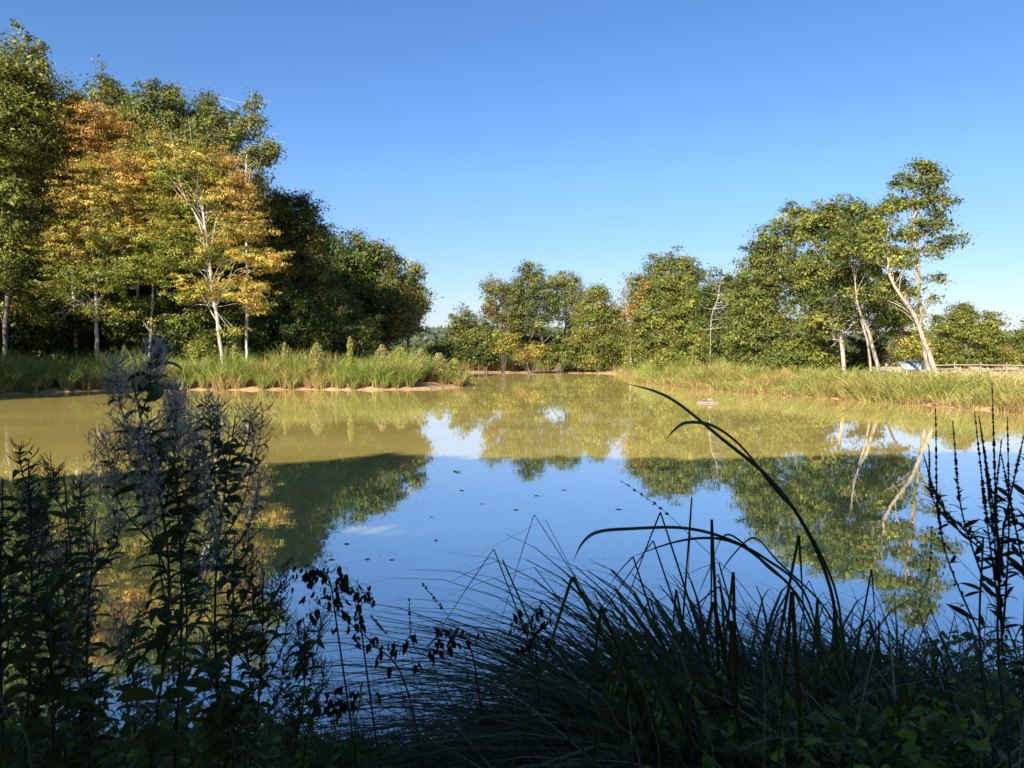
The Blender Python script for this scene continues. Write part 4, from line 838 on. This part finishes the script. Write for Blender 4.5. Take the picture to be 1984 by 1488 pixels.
# withered nettles
def withered(D, stem, lab, nl=5):
    q = np.array([P(a, c, D) for a, c in stem]); q[0][2] = gz(q[0][0], D); base = q[0].copy(); root = empty('withered_nettle', base); tag(root, lab, 'weed', 'withered nettles')
    st, lf = Buf(), Buf(); path = spline(q, 30); add_tube(st, path, np.linspace(.004, .0014, 30), (.05, .04, .03), 5); O, Dv, Ls = [], [], []
    for i in range(11, 30):
        for s in range(2):
            if rng.random() < .25: continue
            a = i * 1.57 + s * 3.14 + rng.normal() * .4; L = rng.uniform(.03, .085); e = path[i] + np.array([math.cos(a) * L, math.sin(a) * L * .6, rng.uniform(-.01, .04)]); d_ = e + np.array([math.cos(a) * .015, 0, -.012])
            add_tube(st, spline([path[i], e, d_], 5), .0009, (.05, .04, .03), 3)
            for k in range(rng.integers(2, nl)): O.append(d_ + rng.normal(size=3) * .006); Dv.append((rng.normal() * .35, rng.normal() * .35, -1)); Ls.append(rng.uniform(.018, .045))
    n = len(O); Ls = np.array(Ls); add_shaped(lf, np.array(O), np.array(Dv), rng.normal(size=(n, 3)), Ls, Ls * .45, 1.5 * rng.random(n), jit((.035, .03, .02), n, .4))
    st.build('stem', M_STEM, root, base); lf.build('foliage', M_HERB, root, base)
withered(2.7, [(850, 1440), (790, 1340), (720, 1245), (660, 1195), (615, 1170)], 'largest withered nettle with drooping leaves against the blue water')
withered(2.75, [(760, 1440), (705, 1260), (692, 1160), (672, 1138), (660, 1150)], 'withered stem hooked over at the top beside the largest nettle', 3)
withered(2.7, [(720, 1440), (655, 1230), (640, 1130), (625, 1108), (612, 1125)], 'thin withered stem whose hooked tip stands highest over the blue water', 3)
withered(2.8, [(960, 1440), (920, 1290), (880, 1230), (840, 1240), (815, 1270)], 'arched withered nettle bending left before the thin rushes')
withered(2.9, [(1060, 1420), (1040, 1280), (1030, 1220), (1035, 1180)], 'upright withered herb with round dark heads beside the arched sedge', 3)
withered(2.6, [(560, 1488), (600, 1400), (640, 1370), (690, 1345)], 'low broken withered stem near the bottom left of the rushes', 4)
# pale grass stalks with seed heads
def stalk(D, pts, lab, col=(.42, .36, .26), head=True):
    q = np.array([P(a, c, D) for a, c in pts]); base = q[0].copy(); root_z = gz(base[0], D)
    base2 = base.copy(); base2[2] = min(root_z, base[2] - .1); q = np.vstack([base2, q]); root = empty('grass_stalk', base2); tag(root, lab, 'grass stalk', 'pale dry grass stalks')
    b = Buf(); path = spline(q, 30); add_tube(b, path, np.linspace(.0016, .0007, 30), col, 4); b.build('stalk', M_STEM, root, base2)
    if head:
        h = Buf(); n = 60; k = rng.integers(22, 30, n); d = unit(path[-1] - path[-6]); add_shaped(h, path[k] + rng.normal(size=(n, 3)) * .0015, d + rng.normal(size=(n, 3)) * .25, rng.normal(size=(n, 3)), .011, .0035, .1, jit(col, n, .3)); h.build('seed_head', M_FLUFF, root, base2)
for a in [(2.2, [(1385, 1488), (1350, 1370), (1318, 1265), (1298, 1235)], 'pale grass stalk with a bent seed head against the darkest hollow'), (2.2, [(1278, 1488), (1262, 1400), (1245, 1330), (1228, 1305)], 'pale grass stalk left of the one against the darkest hollow'),
          (2.3, [(1480, 1300), (1440, 1200), (1395, 1130)], 'thin straight straw crossing the largest tussock'), (2.0, [(1240, 1488), (1195, 1400), (1165, 1350), (1080, 1290)], 'long straw leaning left at the bottom centre'),
          (2.4, [(905, 1300), (870, 1200), (822, 1135)], 'grass stalk whose dark head slants left over the blue water', (.1, .08, .05)), (2.5, [(850, 1330), (800, 1250), (793, 1165)], 'upright grass stalk with a narrow head over the blue water', (.12, .09, .06)),
          (2.5, [(800, 1290), (760, 1240), (722, 1197)], 'short slanting grass stalk with a pale head near the withered nettle', (.2, .16, .12)), (2.4, [(1560, 1340), (1450, 1150), (1350, 1050), (1280, 985), (1207, 934)], 'fine grass stalk arching left above the sedge over the pond', (.05, .05, .04)),
          (2.1, [(470, 1488), (400, 1310), (330, 1215)], 'long pale straw crossing the left willowherbs, upper one'), (1.9, [(380, 1488), (340, 1420), (300, 1355)], 'short pale straw at the bottom left below the long one'),
          (2.2, [(1520, 1488), (1500, 1330), (1470, 1240), (1450, 1195)], 'straw with climbing green leaves right of the darkest hollow'), (2.2, [(1900, 1420), (1860, 1330), (1740, 1290), (1660, 1340)], 'long curved straw bowing left in the lower right'),
          (2.0, [(1984, 1440), (1900, 1360), (1800, 1330)], 'arched pale straw in the lower right corner'), (2.1, [(1700, 1488), (1600, 1440), (1500, 1430), (1440, 1450)], 'flat-lying pale straw along the bottom right of centre'),
          (2.6, [(1745, 1340), (1780, 1180), (1800, 1110), (1805, 1025)], 'thin stem before the reflected alder top', (.04, .04, .03)), (2.6, [(1980, 1300), (1930, 1170), (1850, 1075), (1800, 1025)], 'thin blade slanting left toward the reflected alder tops', (.04, .04, .03)),
          (1.8, [(60, 1488), (20, 1400), (-10, 1330)], 'pale straw in the lower left corner'), (2.0, [(640, 1488), (690, 1390), (700, 1330)], 'upright straw at the bottom, right of the water inlet')]:
    stalk(*a)
# mat of grass on the near bank
b = Buf(); n = 23000; px = rng.uniform(-120, 2100, n); D = rng.uniform(1.5, 4.4, n); x = (px - 992) / FP * D; d = shore(x, D); k = d > -.02; x, D, d, px = x[k], D[k], d[k], px[k]; n = len(x)
tall = lerp(.27, .74, sstep(1080, 1350, px)) * lerp(1, .6, sstep(1.9, 1.5, D)); tall = np.where(px < 560, .22, tall) * (.5 + .8 * rng.random(n)) * lerp(.35, 1, sstep(.05, .9, d))
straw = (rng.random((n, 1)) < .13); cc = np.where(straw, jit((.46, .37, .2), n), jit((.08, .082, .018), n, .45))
az = rng.random(n) * 6.28
add_blades(b, np.stack([x, D, ground(x, D) - .01], 1), az, tall, rng.uniform(.004, .012, n), rng.uniform(.3, 1.8, n) * lerp(.35, 1, sstep(.1, .8, d)), rng.uniform(.6, 1.9, n), cc * .9, cc, 6, face=az + 1.57 + rng.normal(size=n) * .6)
tag(b.build('bank_grass', M_HERB), 'tangled dark grass covering the shaded near bank', 'grass', kind='stuff')
# broad-leaved ground cover
b = Buf(); n = 15000; px = rng.uniform(-100, 2100, n); D = rng.uniform(1.6, 4.2, n); x = (px - 992) / FP * D; d = shore(x, D); k = d > .1; x, D, px = x[k], D[k], px[k]; n = len(x)
cl_ = noise2(x * 2.2, D * 2.2, 61) > .36; x, D, px = x[cl_], D[cl_], px[cl_]; n = len(x)
z = ground(x, D) + rng.uniform(.2, 1, n) * lerp(.30, .62, sstep(1050, 1250, px)) * (.6 + .6 * noise2(x * 3, D * 3, 62)) + .02; L = rng.uniform(.022, .07, n); a = rng.random(n) * 6.28
cc = np.where(rng.random((n, 1)) < .3, jit((.26, .34, .035), n, .3), jit((.12, .155, .025), n, .3))
add_shaped(b, np.stack([x, D, z], 1), np.stack([np.cos(a), np.sin(a), rng.uniform(-.6, .2, n)], 1), np.tile([0, -.3, 1.], (n, 1)) + rng.normal(size=(n, 3)) * .4, L, L * .8, .2 + .8 * rng.random(n), cc, heart=True)
tag(b.build('ground_cover', M_HERB), 'broad heart-shaped bindweed and bramble leaves on the near bank', 'ground cover', kind='stuff')
